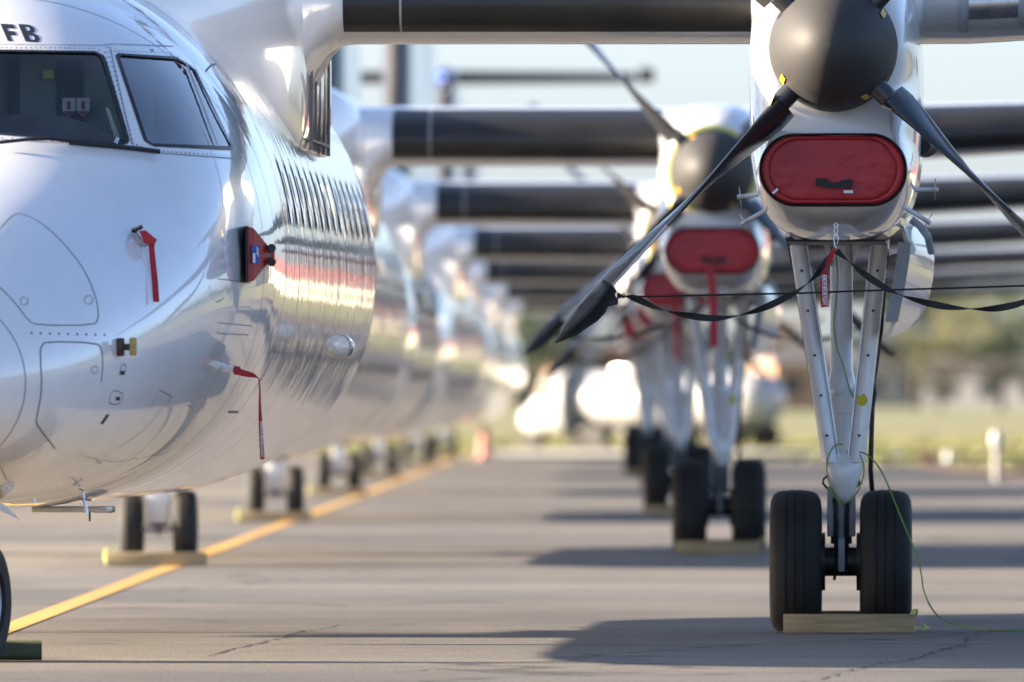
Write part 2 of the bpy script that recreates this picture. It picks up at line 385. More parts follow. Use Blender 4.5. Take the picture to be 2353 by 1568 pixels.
def resample(pts, step, closed=False):
    pts = [Vector(p) for p in pts]; out = []
    n = len(pts); m = n if closed else n - 1
    for i in range(m):
        a, b = pts[i], pts[(i + 1) % n]; k = max(1, int((b - a).length / step))
        out += [a.lerp(b, j / k) for j in range(k)]
    if not closed: out.append(pts[-1])
    return out
def smooth_closed(pts, it=2, closed=True):          # corner cutting
    pts = [Vector(p) for p in pts]
    for _ in range(it):
        o = []; n = len(pts); m = n if closed else n - 1
        if not closed: o.append(pts[0])
        for i in range(m):
            a, b = pts[i], pts[(i + 1) % n]; o += [a.lerp(b, .25), a.lerp(b, .75)]
        if not closed: o.append(pts[-1])
        pts = o
    return pts
def strip_on(mb, pts, w, off=.003, closed=False, step=6):
    """thin band laid on the fuselage along a line of picture points, w metres wide"""
    pts = resample(pts, step, closed); P = [hit(p[0], p[1], off) for p in pts]; n = len(P); rows = []
    for i in range(n):
        a = P[i - 1][0] if (closed or i) else P[i][0]; b = P[(i + 1) % n][0] if (closed or i < n - 1) else P[i][0]
        t = (b - a).normalized(); s_ = t.cross(P[i][1]).normalized() * w / 2
        rows.append((P[i][0] - s_, P[i][0] + s_))
    vs = [q for r in rows for q in r]
    mb.add(vs, [(2 * i, 2 * i + 1, 2 * ((i + 1) % n) + 1, 2 * ((i + 1) % n)) for i in range(n if closed else n - 1)])
def patch_on(mb, pts, off=.003, grid=16):
    b = resample(pts, grid, True); pv = [Vector((p[0], p[1])) for p in b]
    x0, x1 = min(p.x for p in pv), max(p.x for p in pv); y0, y1 = min(p.y for p in pv), max(p.y for p in pv)
    nb = len(pv)
    def inside(q):
        c = False; j = nb - 1
        for i in range(nb):
            if (pv[i].y > q.y) != (pv[j].y > q.y) and q.x < (pv[j].x - pv[i].x) * (q.y - pv[i].y) / (pv[j].y - pv[i].y) + pv[i].x: c = not c
            j = i
        return c
    gx = x0 + grid * .5
    allv = pv[:]
    while gx < x1:
        gy = y0 + grid * .5
        while gy < y1:
            q = Vector((gx, gy))
            if inside(q) and min((q - p).length for p in pv) > grid * .45: allv.append(q)
            gy += grid
        gx += grid
    r = delaunay_2d_cdt(allv, [], [list(range(nb))], 1, 1e-4)
    mb.add([hit(p.x, p.y, off)[0] for p in r[0]], [tuple(f) for f in r[2]])
def mirror(mb):
    o = MB(); o.v = [(-x, y, z) for x, y, z in mb.v]; o.f = [tuple(reversed(f)) for f in mb.f]; o.mi = mb.mi[:]; return o
def both(mb, name, m, parent, **k):
    r = mb.build(name, m, parent, **k); l_ = mirror(mb).build(name, m, parent, **k); return r, l_

# windscreen outlines in the picture
PANE = [(-50, 118), (218, 122), (233, 130), (240, 146), (290, 316), (288, 327), (276, 330), (0, 307), (-50, 305)]
SIDE = [(271, 132), (276, 127), (408, 136), (446, 160), (530, 334), (527, 340), (352, 333), (335, 323)]
def shrink(pts, k):
    c = sum((Vector(p) for p in pts), Vector((0, 0))) / len(pts); return [c + (Vector(p) - c) * k for p in pts]

def cutter(pts, back, s_):
    P = [hit(p[0], p[1], 0)[0] for p in pts]
    mb = MB()
    if True:
        a = [Vector((s_ * p.x, 1.2, p.z)) for p in P]; b_ = [Vector((s_ * p.x, max(back, p.y + .12), p.z)) for p in P]
        mb.loft([a, b_])
    return mb
cuts = [cutter(q, b_, s_) for q, b_ in ((PANE, 3.45), (SIDE, 4.4)) for s_ in (1, -1)]
tmp = link('tmp_fus', fus_me); cutters = []
for cm in cuts:
    me = cm.mesh('cut', [M['skin'], M['inside']], smooth=False)
    for p in me.polygons: p.material_index = 1
    co = link('tmp_cut', me); cutters.append(co)
    md = tmp.modifiers.new('b', 'BOOLEAN'); md.operation = 'DIFFERENCE'; md.object = co; md.solver = 'EXACT'
bpy.context.view_layer.update()
dg = bpy.context.evaluated_depsgraph_get()
fus_cut = bpy.data.meshes.new_from_object(tmp.evaluated_get(dg))
bpy.data.objects.remove(tmp)
for co in cutters: bpy.data.objects.remove(co)
fus_cut.name = 'fuselage'
fus_cut.polygons.foreach_set('use_smooth', [True] * len(fus_cut.polygons)); fus_cut.set_sharp_from_angle(angle=radians(40))

root = empty('turboprop_airliner')
fo = link('fuselage', fus_cut, root)
# window panes, seals, surrounds
for pts, nm, mt in ((PANE, 'windscreen_pane', 'glass'), (SIDE, 'side_window_pane', 'glass2')):
    mb = MB(); patch_on(mb, pts, -.004, 14); both(mb, nm, M[mt], fo)
    mb = MB(); strip_on(mb, shrink(pts, 1.012), .021, .003, True, 5); both(mb, 'window_seal', M['seal'], fo, smooth=False)
mb = MB(); strip_on(mb, [(427, 150), (462, 240), (497, 334)], .022, .006); both(mb, 'window_post', M['brass'], fo, smooth=False)
# skin joints round the windscreen
mb = MB()
strip_on(mb, [(-50, 102), (228, 105), (262, 102), (398, 107), (440, 140), (500, 240), (552, 352), (553, 366), (360, 352), (300, 345), (292, 338), (-50, 318)], .005, .0025)
strip_on(mb, [(252, 108), (303, 330), (310, 344)], .004, .0025)
both(mb, 'skin_joint', M['seam'], fo, smooth=False)
# rivet lines (flush heads)
mb = MB()
def rivets(mb, pts, step, r=.0055):
    for p in resample(pts, step):
        q, nrm = hit(p[0], p[1], .003); a = nrm.orthogonal().normalized(); b_ = nrm.cross(a)
        mb.add([q + (a * cos(k * pi / 3) + b_ * sin(k * pi / 3)) * r for k in range(6)], [tuple(range(6))])
rivets(mb, [(-40, 110), (215, 112), (240, 122), (262, 200), (292, 310), (302, 338)], 11)
rivets(mb, [(245, 110), (262, 165), (286, 260), (305, 330), (345, 347), (545, 360)], 10)
rivets(mb, [(255, 118), (400, 122), (440, 150), (490, 240), (538, 345)], 9)
rivets(mb, [(-40, 315), (300, 338)], 22)
rv, rv2 = both(mb, 'rivet_line', M['rivet'], fo, smooth=False); kind(rv, 'stuff'); kind(rv2, 'stuff')
# cabin rings, windows, door outline
def puff(p, off, Y):
    c = Vector((0, Y, pchip(T_zc, Y))); n_ = (p - c).normalized(); return p + n_ * off
for Y, w in ((3.55, .004), (5.1, .007), (6.6, .004), (8.2, .004), (14.0, .004)):
    mb = MB(); mb.loft([[fus(Y - w, a_) * 1 + Vector((0, 0, 0)) for a_ in [2 * pi * k / 128 for k in range(128)]], [fus(Y + w, 2 * pi * k / 128) for k in range(128)]], cap=False)
    mb.v = [tuple(puff(Vector(p), .002, p[1])) for p in mb.v]
    mb.build('skin_joint', M['seam'], fo, smooth=False)
def cabin_patch(Yc, zc, w, h, off=.004):
    out = []
    for k in range(20):
        a = 2 * pi * k / 20; dx = math.copysign(abs(cos(a)) ** .6, cos(a)) * w / 2; dz = math.copysign(abs(sin(a)) ** .6, sin(a)) * h / 2
        th = math.asin(max(-1, min(1, (zc + dz - 1.87) / 1.44)))
        out.append(puff(fus(Yc + dx, th), off, Yc + dx))
    return out
wm = MB(); wm.add(cabin_patch(0.0 + 6.0, 2.22, .26, .36), [tuple(range(20))]); wme = wm.mesh('cabin_window', M['cabinglass'])
wm2 = mirror(wm).mesh('cabin_window', M['cabinglass'])
for i in range(14):
    for me in (wme, wm2):
        o = link('cabin_window', me, fo, (0, -.1 + i * .79, 0))
mb = MB()
def ring_line(pts, w):
    P = [puff(fus(Y, th), .003, Y) for Y, th in pts]
    rows = []
    for i, p in enumerate(P):
        t = (P[min(i + 1, len(P) - 1)] - P[max(i - 1, 0)]).normalized(); n_ = Vector((p.x, 0, p.z - 1.87)).normalized(); s_ = t.cross(n_).normalized() * w / 2
        rows += [p - s_, p + s_]
    mb.add(rows, [(2 * i, 2 * i + 1, 2 * i + 3, 2 * i + 2) for i in range(len(P) - 1)])
th0, th1 = -.62, .72
ring_line([(4.15, th0 + (th1 - th0) * i / 20) for i in range(21)] + [(4.15 + .8 * i / 6, th1) for i in range(1, 7)] + [(4.95, th1 - (th1 - th0) * i / 20) for i in range(1, 21)] + [(4.95 - .8 * i / 6, th0) for i in range(1, 7)], .010)
both(mb, 'door_outline', M['seam'], fo, smooth=False)

# wing to fuselage fairing
def rbox(hw, zc, hh, n_, Y, N=64):
    return [Vector((hw * math.copysign(abs(cos(a)) ** (2 / n_), cos(a)), Y, zc + hh * math.copysign(abs(sin(a)) ** (2 / n_), sin(a)))) for a in [2 * pi * k / N for k in range(N)]]
mb = MB(); rings = []
for i in range(25):
    t = i / 24; Y = 6.9 + 2.9 * t; e = sin(t * pi / 2) ** .9
    rings.append(rbox(.25 + 1.0 * e, 2.95 - .05 * e, .30 + .50 * e, 2.3 + 1.6 * e, Y))
for i in range(1, 13): rings.append(rbox(1.25 + .02 * sin(i / 12 * pi), 2.90, .80 - .04 * sin(i / 12 * pi), 3.9, 9.8 + 3.0 * i / 12))
for i in range(1, 13):
    t = i / 12; e = cos(t * pi / 2) ** .8 if t < 1 else 0
    rings.append(rbox(.3 + .95 * e, 2.9 + .05 * (1 - e), .35 + .45 * e, 2.4 + 1.5 * e, 12.8 + 3.6 * t))
mb.loft(rings); mb.build('wing_fairing', M['white'], root, ang=60)

# wing
def airfoil(t, N=26, camber=.02):
    up, lo = [], []
    for i in range(N + 1):
        x = (1 - cos(pi * i / N)) / 2
        yt = 5 * t * (.2969 * sqrt(x) - .126 * x - .3516 * x * x + .2843 * x ** 3 - .1036 * x ** 4)
        yc = camber * 4 * x * (1 - x)
        up.append((x, yc + yt)); lo.append((x, yc - yt))
    return list(reversed(up)) + lo[1:-1]          # trailing edge over the top to the nose and back
def wing_sec(X, off=0., sub=None, extra=0.):
    a = abs(X)
    if a < 4.6: c, le, z, t = 2.62, 9.68, 3.205, .178
    else:
        k = (a - 4.6) / (13.7 - 4.6); c = 2.62 - 1.25 * k; le = 9.68 + .55 * k; z = 3.205 + tanz * (a - 4.6); t = .178 - .05 * k
    pts = []
    for (x, zz) in airfoil(t):
        zz2 = zz * c
        drop = -extra * max(0, 1 - abs(x - .45) * 1.2) if zz < 0 else 0
        fwd = -extra * .55 * max(0, 1 - x * 3)
        pts.append(Vector((X, le + x * c + fwd, z + zz2 + drop - extra * .25 * (1 if zz < 0 else 0))))
    if off:
        n = len(pts); o = []
        for i in range(n):
            t_ = (pts[(i + 1) % n] - pts[i - 1]); nn = Vector((0, t_.z, -t_.y)).normalized(); o.append(pts[i] + nn * off)
        pts = o
    return pts
tanz = math.tan(radians(2.5))
def make_wing(s_):
    xs = [0.9, 1.15, 1.22, 1.28, 1.34, 1.40, 1.47, 1.55, 1.7, 2.5, 3.9, 4.6, 6, 8, 10, 12, 13.2, 13.5]
    mb = MB(); mb.loft([wing_sec(s_ * x, extra=.36 * max(0, min(1, (1.43 - x) / .24)) ** 1.8) for x in xs] + [[Vector((s_ * 13.68, p.y * .96 + .42, p.z)) for p in wing_sec(s_ * 13.5)]])
    w = mb.build('wing', M['white'], root, ang=40)
    N = 26; lo_i, hi_i = N - 7, N + 4
    for a, b_ in ((1.435, 3.50), (4.37, 5.45), (5.5, 13.3)):
        k = 14; sec = []
        for x in [a + (b_ - a) * i / k for i in range(k + 1)]:
            sec.append(wing_sec(s_ * x, .005)[lo_i:hi_i + 1])
        mb = MB()
        if a < 3 or a > 5:
            mb.loft(sec, cap=False, close=False)
            inn = [[p + Vector((0, .012, 0)) for p in r] for r in (sec[0], sec[-1])]
            mb.loft([sec[0], inn[0]], cap=False, close=False); mb.loft([sec[-1], inn[1]], cap=False, close=False)
            bo = mb.build('deicing_boot', M['boot'], w)
        else:
            mb.loft(sec, cap=False, close=False); bo = mb.build('leading_edge_skin', M['alum'], w)
    # joint line in the inboard boot
    for xx in (1.72, ):
        mb = MB(); mb.loft([wing_sec(s_ * xx, .008)[lo_i:hi_i + 1], wing_sec(s_ * (xx + .012), .008)[lo_i:hi_i + 1]], cap=False, close=False)
        mb.build('boot_joint', M['grey'], w)
    # landing light windows outboard of the nacelle
    for xa, xb in ((4.60, 4.85), (4.90, 5.3)):
        mb = MB(); sec = [wing_sec(s_ * (xa + (xb - xa) * i / 4), .009)[N - 5:N + 3] for i in range(5)]
        mb.loft(sec, cap=False, close=False); mb.build('landing_light', M['cabinglass'] if xa > 4.8 else M['steel'], w)
    for xa in (4.555, 4.865):
        mb = MB(); mb.loft([wing_sec(s_ * (xa), .011)[lo_i:hi_i + 1], wing_sec(s_ * (xa + .035), .011)[lo_i:hi_i + 1]], cap=False, close=False)
        mb.build('light_frame', M['grey'], w)
    return w
wing_r = make_wing(1); make_wing(-1)

# nacelles
NX, HUBZ = 3.935, 2.94
def nac_full(Y, N=96):
    tail = max(0, (Y - 11.5) / 4.6); tail = min(tail, 1)
    zb = 2.0 + 1.05 * tail ** 1.6; zt = 3.47 - .12 * tail; hw = .43 - .30 * tail ** 2
    zc = (zb + zt) / 2; hh = (zt - zb) / 2; n_ = 3.3
    o = []
    for k in range(N):
        a = 2 * pi * k / N; d = (abs(cos(a) / hw) ** n_ + abs(sin(a) / hh) ** n_) ** (-1 / n_)
        o.append((cos(a) * d, zc + sin(a) * d))
    return o
def nac_front(N=96, grow=0.):
    oz = 2.62; rr = []
    for k in range(N):
        a = 2 * pi * k / N; dx, dz = cos(a), sin(a); best = .315
        # spinner circle
        cz, r = HUBZ - oz, .335 + grow
        bq = dz * cz; disc = bq * bq - (cz * cz - r * r)
        if disc >= 0: best = max(best, bq + sqrt(disc))
        # intake stadium, marched
        t = .75
        while t > .05:
            px, pz = dx * t, oz + dz * t - 2.335
            qx = max(0, abs(px) - .185)
            if hypot(qx, pz) <= .178 + grow: best = max(best, t); break
            t -= .004
        rr.append(best)
    for _ in range(4): rr = [(rr[i - 1] + 2 * rr[i] + rr[(i + 1) % N]) / 4 for i in range(N)]
    return [(cos(2 * pi * k / N) * rr[k], oz + sin(2 * pi * k / N) * rr[k]) for k in range(N)]
def polar_match(full, N=96, oz=2.62):        # the full section by angle round the front section's centre
    out = []
    pl = full
    for k in range(N):
        a = 2 * pi * k / N; d = Vector((cos(a), sin(a))); best = None
        for i in range(len(pl)):
            p, q = Vector((pl[i][0], pl[i][1] - oz)), Vector((pl[(i + 1) % len(pl)][0], pl[(i + 1) % len(pl)][1] - oz))
            e = q - p; den = d.x * e.y - d.y * e.x
            if abs(den) < 1e-9: continue
            t = (p.x * e.y - p.y * e.x) / den; u = (p.x * d.y - p.y * d.x) / den
            if t > 0 and -1e-6 <= u <= 1 + 1e-6: best = t if best is None else max(best, t)
        out.append((d.x * best, oz + d.y * best))
    return out
def stadium(cx, cz, hw, r, Y, N=48):
    o = []
    for k in range(N):
        a = 2 * pi * k / N; o.append(Vector((cx + math.copysign(hw, cos(a)) * (1 if abs(cos(a)) > 1e-9 else 0) + r * cos(a), Y, cz + r * sin(a))))
    return o
nf = nac_front(); full0 = polar_match(nac_full(9.0))
def make_nacelle(s_):
    X0 = s_ * NX; mb = MB(); rings = []
    fwd = lambda z: .14 * max(0, min(1, (2.64 - z) / .13)) ** 1.0
    rings.append([Vector((X0 + x * .93, 7.735 - fwd(z), 2.62 + (z - 2.62) * .96)) for x, z in nf])
    for i in range(22):
        t = i / 21; Y = 7.74 + 1.15 * t ** 1.3; e = .35 * sqrt(max(0, 1 - (1 - t) ** 2)) + .65 * (1 - (1 - t) ** 2)
        rings.append([Vector((X0 + a[0] + (b_[0] - a[0]) * e, Y - fwd(a[1]) * (1 - e), a[1] + (b_[1] - a[1]) * e)) for a, b_ in zip(nf, full0)])
    for i in range(1, 26):
        Y = 8.89 + 7.2 * i / 25; fz = nac_full(Y); rings.append([Vector((X0 + x, Y, z)) for x, z in polar_match(fz, oz=2.62 + (sum(q[1] for q in fz) / 96 - 2.62) * min(1, i / 12))])
    mb.loft(rings); n_ = mb.build('nacelle', M['white'], root, ang=50)
    # intake lip: dark rubber ring round the stadium mouth
    mb = MB(); path = stadium(X0, 2.335, .185, .176, 7.585, 64)
    seg = 8; rr = []
    for i, p in enumerate(path):
        t = (path[(i + 1) % 64] - path[i - 1]).normalized(); a = Vector((0, 1, 0)); b_ = t.cross(a)
        rr.append([p + (a * cos(2 * pi * k / seg) * .035 + b_ * sin(2 * pi * k / seg) * .006) for k in range(seg)])
    rr.append(rr[0]); mb.loft(rr, cap=False); mb.build('intake_lip', M['dark'], n_)
    # exhaust stub on the outboard flank
    mb = MB(); mb.lathe([(0, .06), (.16, .068), (.16, .055), (.02, .05)], (X0 + s_ * .415, 9.3, 2.49), (s_ * .2, 1, 0), 20); mb.build('exhaust_stub', M['dark'], n_)
    # dark flat belly panel behind the intake
    mb = MB(); mb.box((X0, 9.9, 2.0), (.50, 1.9, .012)); mb.build('wheel_bay_rim', M['dark'], n_)
    return n_
nac_r = make_nacelle(1); nac_l = make_nacelle(-1)

# propellers
BL_R = [.20, .30, .345, .372, .378, .45, .60, .9, 1.2, 1.55, 1.8, 1.92, 1.97, 1.985]
T_c = [(.2, .11), (.372, .115), (.378, .215), (.6, .235), (1.0, .28), (1.5, .285), (1.8, .24), (1.92, .18), (1.97, .10), (1.985, .03)]
T_t = [(.2, .105), (.335, .10), (.42, .085), (.6, .055), (1.0, .036), (1.5, .026), (1.985, .010)]
T_g = [(.2, 58), (.42, 58), (.6, 68), (.9, 86), (1.2, 98), (1.5, 106), (1.985, 107)]
def blade_section(r, k=1.0):
    c, t, g_ = pchip(T_c, r), pchip(T_t, r), radians(pchip(T_g, r))
    te = Vector((-cos(g_), sin(g_), 0)); up = Vector((sin(g_), cos(g_), 0)); o = []
    le_off = .055 if r > .375 else c / 2
    le_off = min(.05, c * .5) if r > .375 else c / 2
    for i in range(20):
        a = 2 * pi * i / 20; x = (1 - cos(a)) / 2
        th = sqrt(max(0, x * (1 - x))) * 2 * (1 - .45 * x) if r > .375 else sin(a) and sqrt(max(0, x * (1 - x))) * 2
        y_ = math.copysign(th, sin(a)) * t / 2 if abs(sin(a)) > 1e-6 else 0
        o.append(Vector((0, 0, r)) + te * ((x - 0) * c - le_off) * k + up * y_ * k)
    return o
def make_blade(ang, parent):
    mb = MB(); R_ = Matrix.Rotation(radians(ang), 3, 'Y')
    n0 = 0
    secs = [[R_ @ p for p in blade_section(r)] for r in BL_R]
    mb.loft(secs)
    for fi, f in enumerate(mb.f):
        if len(f) == 4:
            i, j = divmod(f[0], 20)
            if BL_R[i] >= 1.2 and BL_R[i] < 1.9 and (j in (0, 1, 18, 19)): mb.mi[fi] = 1
    return mb.build('blade', [M['blade'], M['strip']], parent, ang=50)
def make_prop(s_):
    mb = MB(); mb.lathe([(.20, .30), (.225, .312), (.25, .30)], (0, 0, 0), (0, 1, 0), 48)
    p = mb.build('propeller', M['dark'], root, loc=(s_ * NX, 7.46, HUBZ))
    prof = [(.2, .318)]
    for i in range(1, 22):
        a = i / 22 * pi / 2; prof.append((.2 - .66 * sin(a) ** 1.05, .318 * cos(a) ** .92))
    prof.append((-.462, .004))
    mb = MB(); mb.lathe(prof, (0, 0, 0), (0, 1, 0), 72); mb.build('spinner', M['spin'], p, ang=70)
    for q in range(4): make_blade(223 + 90 * q, p)
    # dark blade-root slots and painted marks on the spinner
    for q in range(4):
        A = radians(223 + 90 * q); u = Vector((sin(A), 0, cos(A))); v = Vector((cos(A), 0, -sin(A)))
        mb = MB()
        mb.lathe([(0, .085), (.014, .085), (.018, .07)], u * .285 + Vector((0, .02, 0)), u + Vector((0, -.15, 0)), 20)
        mb.build('blade_collar', M['dark'], p)
        mb = MB(); rows = []
        for i in range(4):
            Y = -.12 + i * .045; r = .318 * max(0, 1 - ((.2 - Y) / .66) ** 2) ** .46 + .004
            for s2 in (-1, 1):
                A2 = A + .27 + s2 * .055 - i * .02; rows.append(Vector((sin(A2) * r, Y, cos(A2) * r)))
        mb.add(rows, [(2 * i, 2 * i + 1, 2 * i + 3, 2 * i + 2) for i in range(3)]); mb.build('paint_mark', M['yellow'], p, smooth=False)
        mb = MB(); R_ = Matrix.Rotation(A, 3, 'Y')
        r0 = [[(R_ @ q2) for q2 in blade_section(r, 1.05)] for r in (.375, .425)]
        mb.loft([r0[0][7:14] if False else r0[0][0:6] + r0[0][17:20][::-1][:0], r0[1][0:6]], cap=False, close=False)
        mb.build('root_band', M['yelband'] if q in (0, 2) else M['whitetext'], p)
    return p
prop_r = make_prop(1); prop_l = make_prop(-1)

# main landing gear (picture coordinates of the right-hand one, centre line x = 1929, 443 px per metre)
GY = 11.75
def tyre_mb(c, R, w, axis=(1, 0, 0), grooves=4, rim=.52):
    mb = MB(); hw = w / 2; prof = []
    def q(x, r): prof.append((x, r))
    q(-hw * .62, R * rim); q(-hw * .90, R * (rim + .06)); q(-hw, R * .74); q(-hw * .97, R * .84); q(-hw * .86, R * .925); q(-hw * .70, R * .968)
    xs = [-.70 + 1.40 * i / grooves for i in range(grooves + 1)]
    crown = lambda x: R * (1 - .032 * (abs(x) / .7) ** 2.2)
    for i in range(1, grooves):
        x = xs[i] * hw; q(x - .006, crown(xs[i])); q(x - .004, crown(xs[i]) - .004); q(x + .004, crown(xs[i]) - .004); q(x + .006, crown(xs[i]))
    q(hw * .70, R * .968); q(hw * .86, R * .925); q(hw * .97, R * .84); q(hw, R * .74); q(hw * .90, R * (rim + .06)); q(hw * .62, R * rim)
    mb.lathe(prof, c, axis, 56, closed=True)
    cx = Vector(c); out = []
    for p in mb.v:                                   # flatten where it stands
        z = p[2]
        out.append((p[0], p[1], max(z, .004)) if z < .004 else p)
    mb.v = out
    return mb
def rim_mb(c, R, w, sgn, axis=Vector((1, 0, 0))):
    mb = MB(); a = Vector(axis) * sgn
    mb.lathe([(-w * .3, .02), (-w * .3, R), (w * .42, R), (w * .45, R * .95), (w * .38, R * .88), (w * .12, R * .80), (w * .08, R * .45), (w * .22, R * .38), (w * .40, R * .32), (w * .42, .01)], c, a, 36)
    return mb
def make_gear(s_):
    def G(x, y, dy): return Vector((s_ * NX + s_ * (x - 1929) / 443, GY + dy, 1.2 + (920 - y) / 443))
    R = .372; zc = .366
    # yoke: V-shaped casting at the foot of the legs
    mb = MB(); rings = []
    for yy, xl, xr, th in ((1035, 1888, 1984, .035), (1050, 1889, 1983, .062), (1075, 1894, 1979, .075), (1100, 1901, 1972, .075), (1122, 1910, 1965, .068), (1140, 1918, 1958, .055), (1150, 1925, 1951, .04), (1155, 1931, 1945, .02)):
        c = (xl + xr) / 2; hw = (xr - xl) / 2; ring = []
        for k in range(24):
            a = 2 * pi * k / 24; p = G(c, yy, -.10); e = .72
            ring.append(p + Vector((s_ * math.copysign(abs(cos(a)) ** e, cos(a)) * hw / 443, math.copysign(abs(sin(a)) ** e, sin(a)) * th, 0)))
        rings.append(ring)
    mb.loft(rings); g_ = mb.build('main_landing_gear', M['white2'], root, ang=50)
    # legs
    for top, bot in (((1829, 552), (1907, 1062)), ((2021, 552), (1965, 1062))):
        mb = MB(); a, b_ = G(*top, -.05), G(*bot, -.12); d = (b_ - a).normalized(); rings = []
        for t, w in ((0, .043), (.5, .045), (1, .047)):
            p = a.lerp(b_, t); ring = []
            for k in range(20):
                an = 2 * pi * k / 20; ring.append(p + Vector((cos(an) * w, sin(an) * .058, 0)))
            rings.append(ring)
        mb.loft(rings); lg = mb.build('leg', M['white2'], g_, ang=50)
        mb = MB(); n_ = Vector((0, -1, 0))
        for t in (.14, .32, .52, .70, .88):
            p = a.lerp(b_, t) + Vector((0, -.062, 0)); mb.lathe([(0, .0075), (.005, .0075), (.008, .004)], p, n_, 10)
        mb.build('bolt_row', M['dark'], g_)
        mb = MB(); off = Vector((s_ * (.046 if top[0] < 1929 else -.046), -.035, 0)); mb.tube([a + off, b_ + off], .006, 6); mb.build('hydraulic_pipe', M['steel'], g_)
    # central shock strut
    mb = MB(); prof = []
    for yy, w in ((545, .058), (852, .058), (856, .062), (866, .066), (884, .076), (892, .077), (908, .074), (910, .071), (950, .069), (952, .064), (1060, .058)): prof.append((yy, w))
    c0 = G(1930, 545, .10); mb.lathe([((y_ - 545) / 443, w) for y_, w in prof], c0, (0, 0, -1), 36); mb.build('shock_strut', M['white2'], g_, ang=30)
    for s2 in (-1, 1):
        mb = MB(); mb.add([G(1930 + s2 * 24, 548, .06), G(1930 + s2 * 46, 548, .06), G(1930 + s2 * 26, 612, .06), G(1930 + s2 * 24, 548, .12), G(1930 + s2 * 46, 548, .12), G(1930 + s2 * 26, 612, .12)], [(0, 1, 2), (5, 4, 3), (0, 3, 4, 1), (1, 4, 5, 2), (2, 5, 3, 0)])
        mb.build('strut_gusset', M['white2'], g_, smooth=False)
    # lower fork, axle, torque link
    mb = MB()
    for s2 in (-1, 1): mb.bevbox(G(1930 + s2 * 25, 1175, .02), (.034, .12, .26), .008)
    mb.tube([G(1930, 1125, .02), G(1930, 1285, .02)], .040, 20); mb.build('lower_fork', M['grey'], g_)
    mb = MB()
    for s2 in (-1, 1): mb.tube([G(1930 + s2 * 17, 1148, -.05), G(1930 + s2 * 10, 1195, -.07), G(1930 + s2 * 12, 1250, -.06)], .008, 8)
    mb.bevbox(G(1930, 1205, .01), (.11, .05, .20), .006)
    mb.tube([G(1918, 1240, -.07), G(1917, 1310, -.07), G(1914, 1332, -.07)], .008, 8); mb.tube([G(1941, 1250, -.07), G(1943, 1318, -.07)], .007, 8)
    mb.build('brake_pipes', M['dark'], g_)
    mb = MB(); mb.bevbox(G(1931, 1275, -.09), (.034, .03, .17), .004); mb.build('torque_link', M['grey'], g_)
    mb = MB(); mb.tube([G(1929 - 125, 1290, 0), G(1929 + 125, 1290, 0)], .045, 24); mb.lathe([(-.09, .075), (.09, .075)], G(1929, 1290, 0), (1, 0, 0), 24)
    mb.build('axle', M['dark'], g_)
    mb = MB()
    for s2 in (-1, 1):
        mb = MB(); mb.lathe([(0, .15), (.05, .155), (.06, .13), (.06, .05)], G(1929 + s2 * 36, 1290, 0), (s2, 0, 0), 28); mb.build('brake_pack', M['dark'], g_)
    for s2 in (-1, 1):
        mb = MB(); p = [G(1930 + s2 * 27, 1090, -.02), G(1930 + s2 * 40, 1100, -.03), G(1930 + s2 * 42, 1110, -.03), G(1930 + s2 * 32, 1122, -.02)]; mb.tube(p, .006, 8); mb.build('tie_down_loop', M['dark'], g_)
    for s2 in (-1, 1):
        c = Vector((s_ * NX + s2 * .233, GY, zc)); tyre_mb(c, R, .268).build('tyre', M['tyre'], g_, ang=40)
        rim_mb(c, R * .53, .20, s2).build('wheel_rim', M['rim'], g_)
    # hose, cable, sticker
    mb = MB(); mb.tube([G(x, y_, dy) for x, y_, dy in ((2028, 640, .10), (2020, 760, .12), (2008, 850, .12), (2003, 880, .10), (2006, 905, .08), (2001, 935, .06), (1999, 1000, .05), (1997, 1080, .05), (2000, 1125, .10), (2000, 1140, .2))], .013, 10)
    mb.build('brake_hose', M['rubber'], g_)
    mb = MB(); mb.tube([G(2000, 876, .1), G(1995, 900, .06), G(1986, 925, 0)], .011, 8); mb.build('brake_hose', M['rubber'], g_)
    mb = MB()
    mb.tube([G(1803, 545, .2), G(1822, 640, .2), G(1838, 740, .2), G(1862, 900, .12), G(1880, 1000, .1)], .006, 8); mb.tube([G(1822, 548, .3), G(1836, 660, .25), G(1845, 760, .2)], .005, 8)
    mb.build('electric_cable', M['rubber'], g_)
    mb = MB(); c = G(1978, 920, -.185)
    mb.lathe([(0, .003), (.001, .029)], c + Vector((0, -.002, 0)), (0, -1, 0), 20); mb.build('inspection_sticker', M['yelspot'], g_)
    # pivot fittings under the nacelle
    mb = MB(); mb.bevbox(G(1829, 556, -.02), (.10, .12, .05), .006); mb.build('pivot_fitting', M['dark'], g_)
    mb = MB(); mb.bevbox(G(2004, 572, .03), (.05, .08, .11), .006); mb.bevbox(G(2030, 578, .02), (.045, .08, .16), .006)
    mb.tube([G(2020, 600, -.02), G(2052, 590, -.02), G(2068, 588, 0)], .014, 10); mb.tube([G(2016, 612, -.03), G(2036, 612, -.03)], .022, 12)
    mb.build('pivot_fitting', M['grey'], g_)
    # hanging door
    mb = MB(); fr = [(2066, 522), (2078, 560), (2074, 600), (2066, 650), (2056, 700), (2048, 742), (2036, 776)]
    re = [(2122, 522), (2132, 560), (2142, 590), (2139, 640), (2128, 690), (2114, 722), (2092, 750)]
    A = [G(x + 8, y_, -.55) for x, y_ in fr]; B = [G(x, y_, .85) for x, y_ in re]; Cm = [a.lerp(b_, .6) + Vector((s_ * .012, 0, 0)) for a, b_ in zip(A, B)]
    t = Vector((-s_ * .022, .03, 0)); rings = [A, Cm, B]
    v0 = []
    for r in rings: v0 += r
    for r in rings: v0 += [p + t for p in r]
    n = 7; fs = []
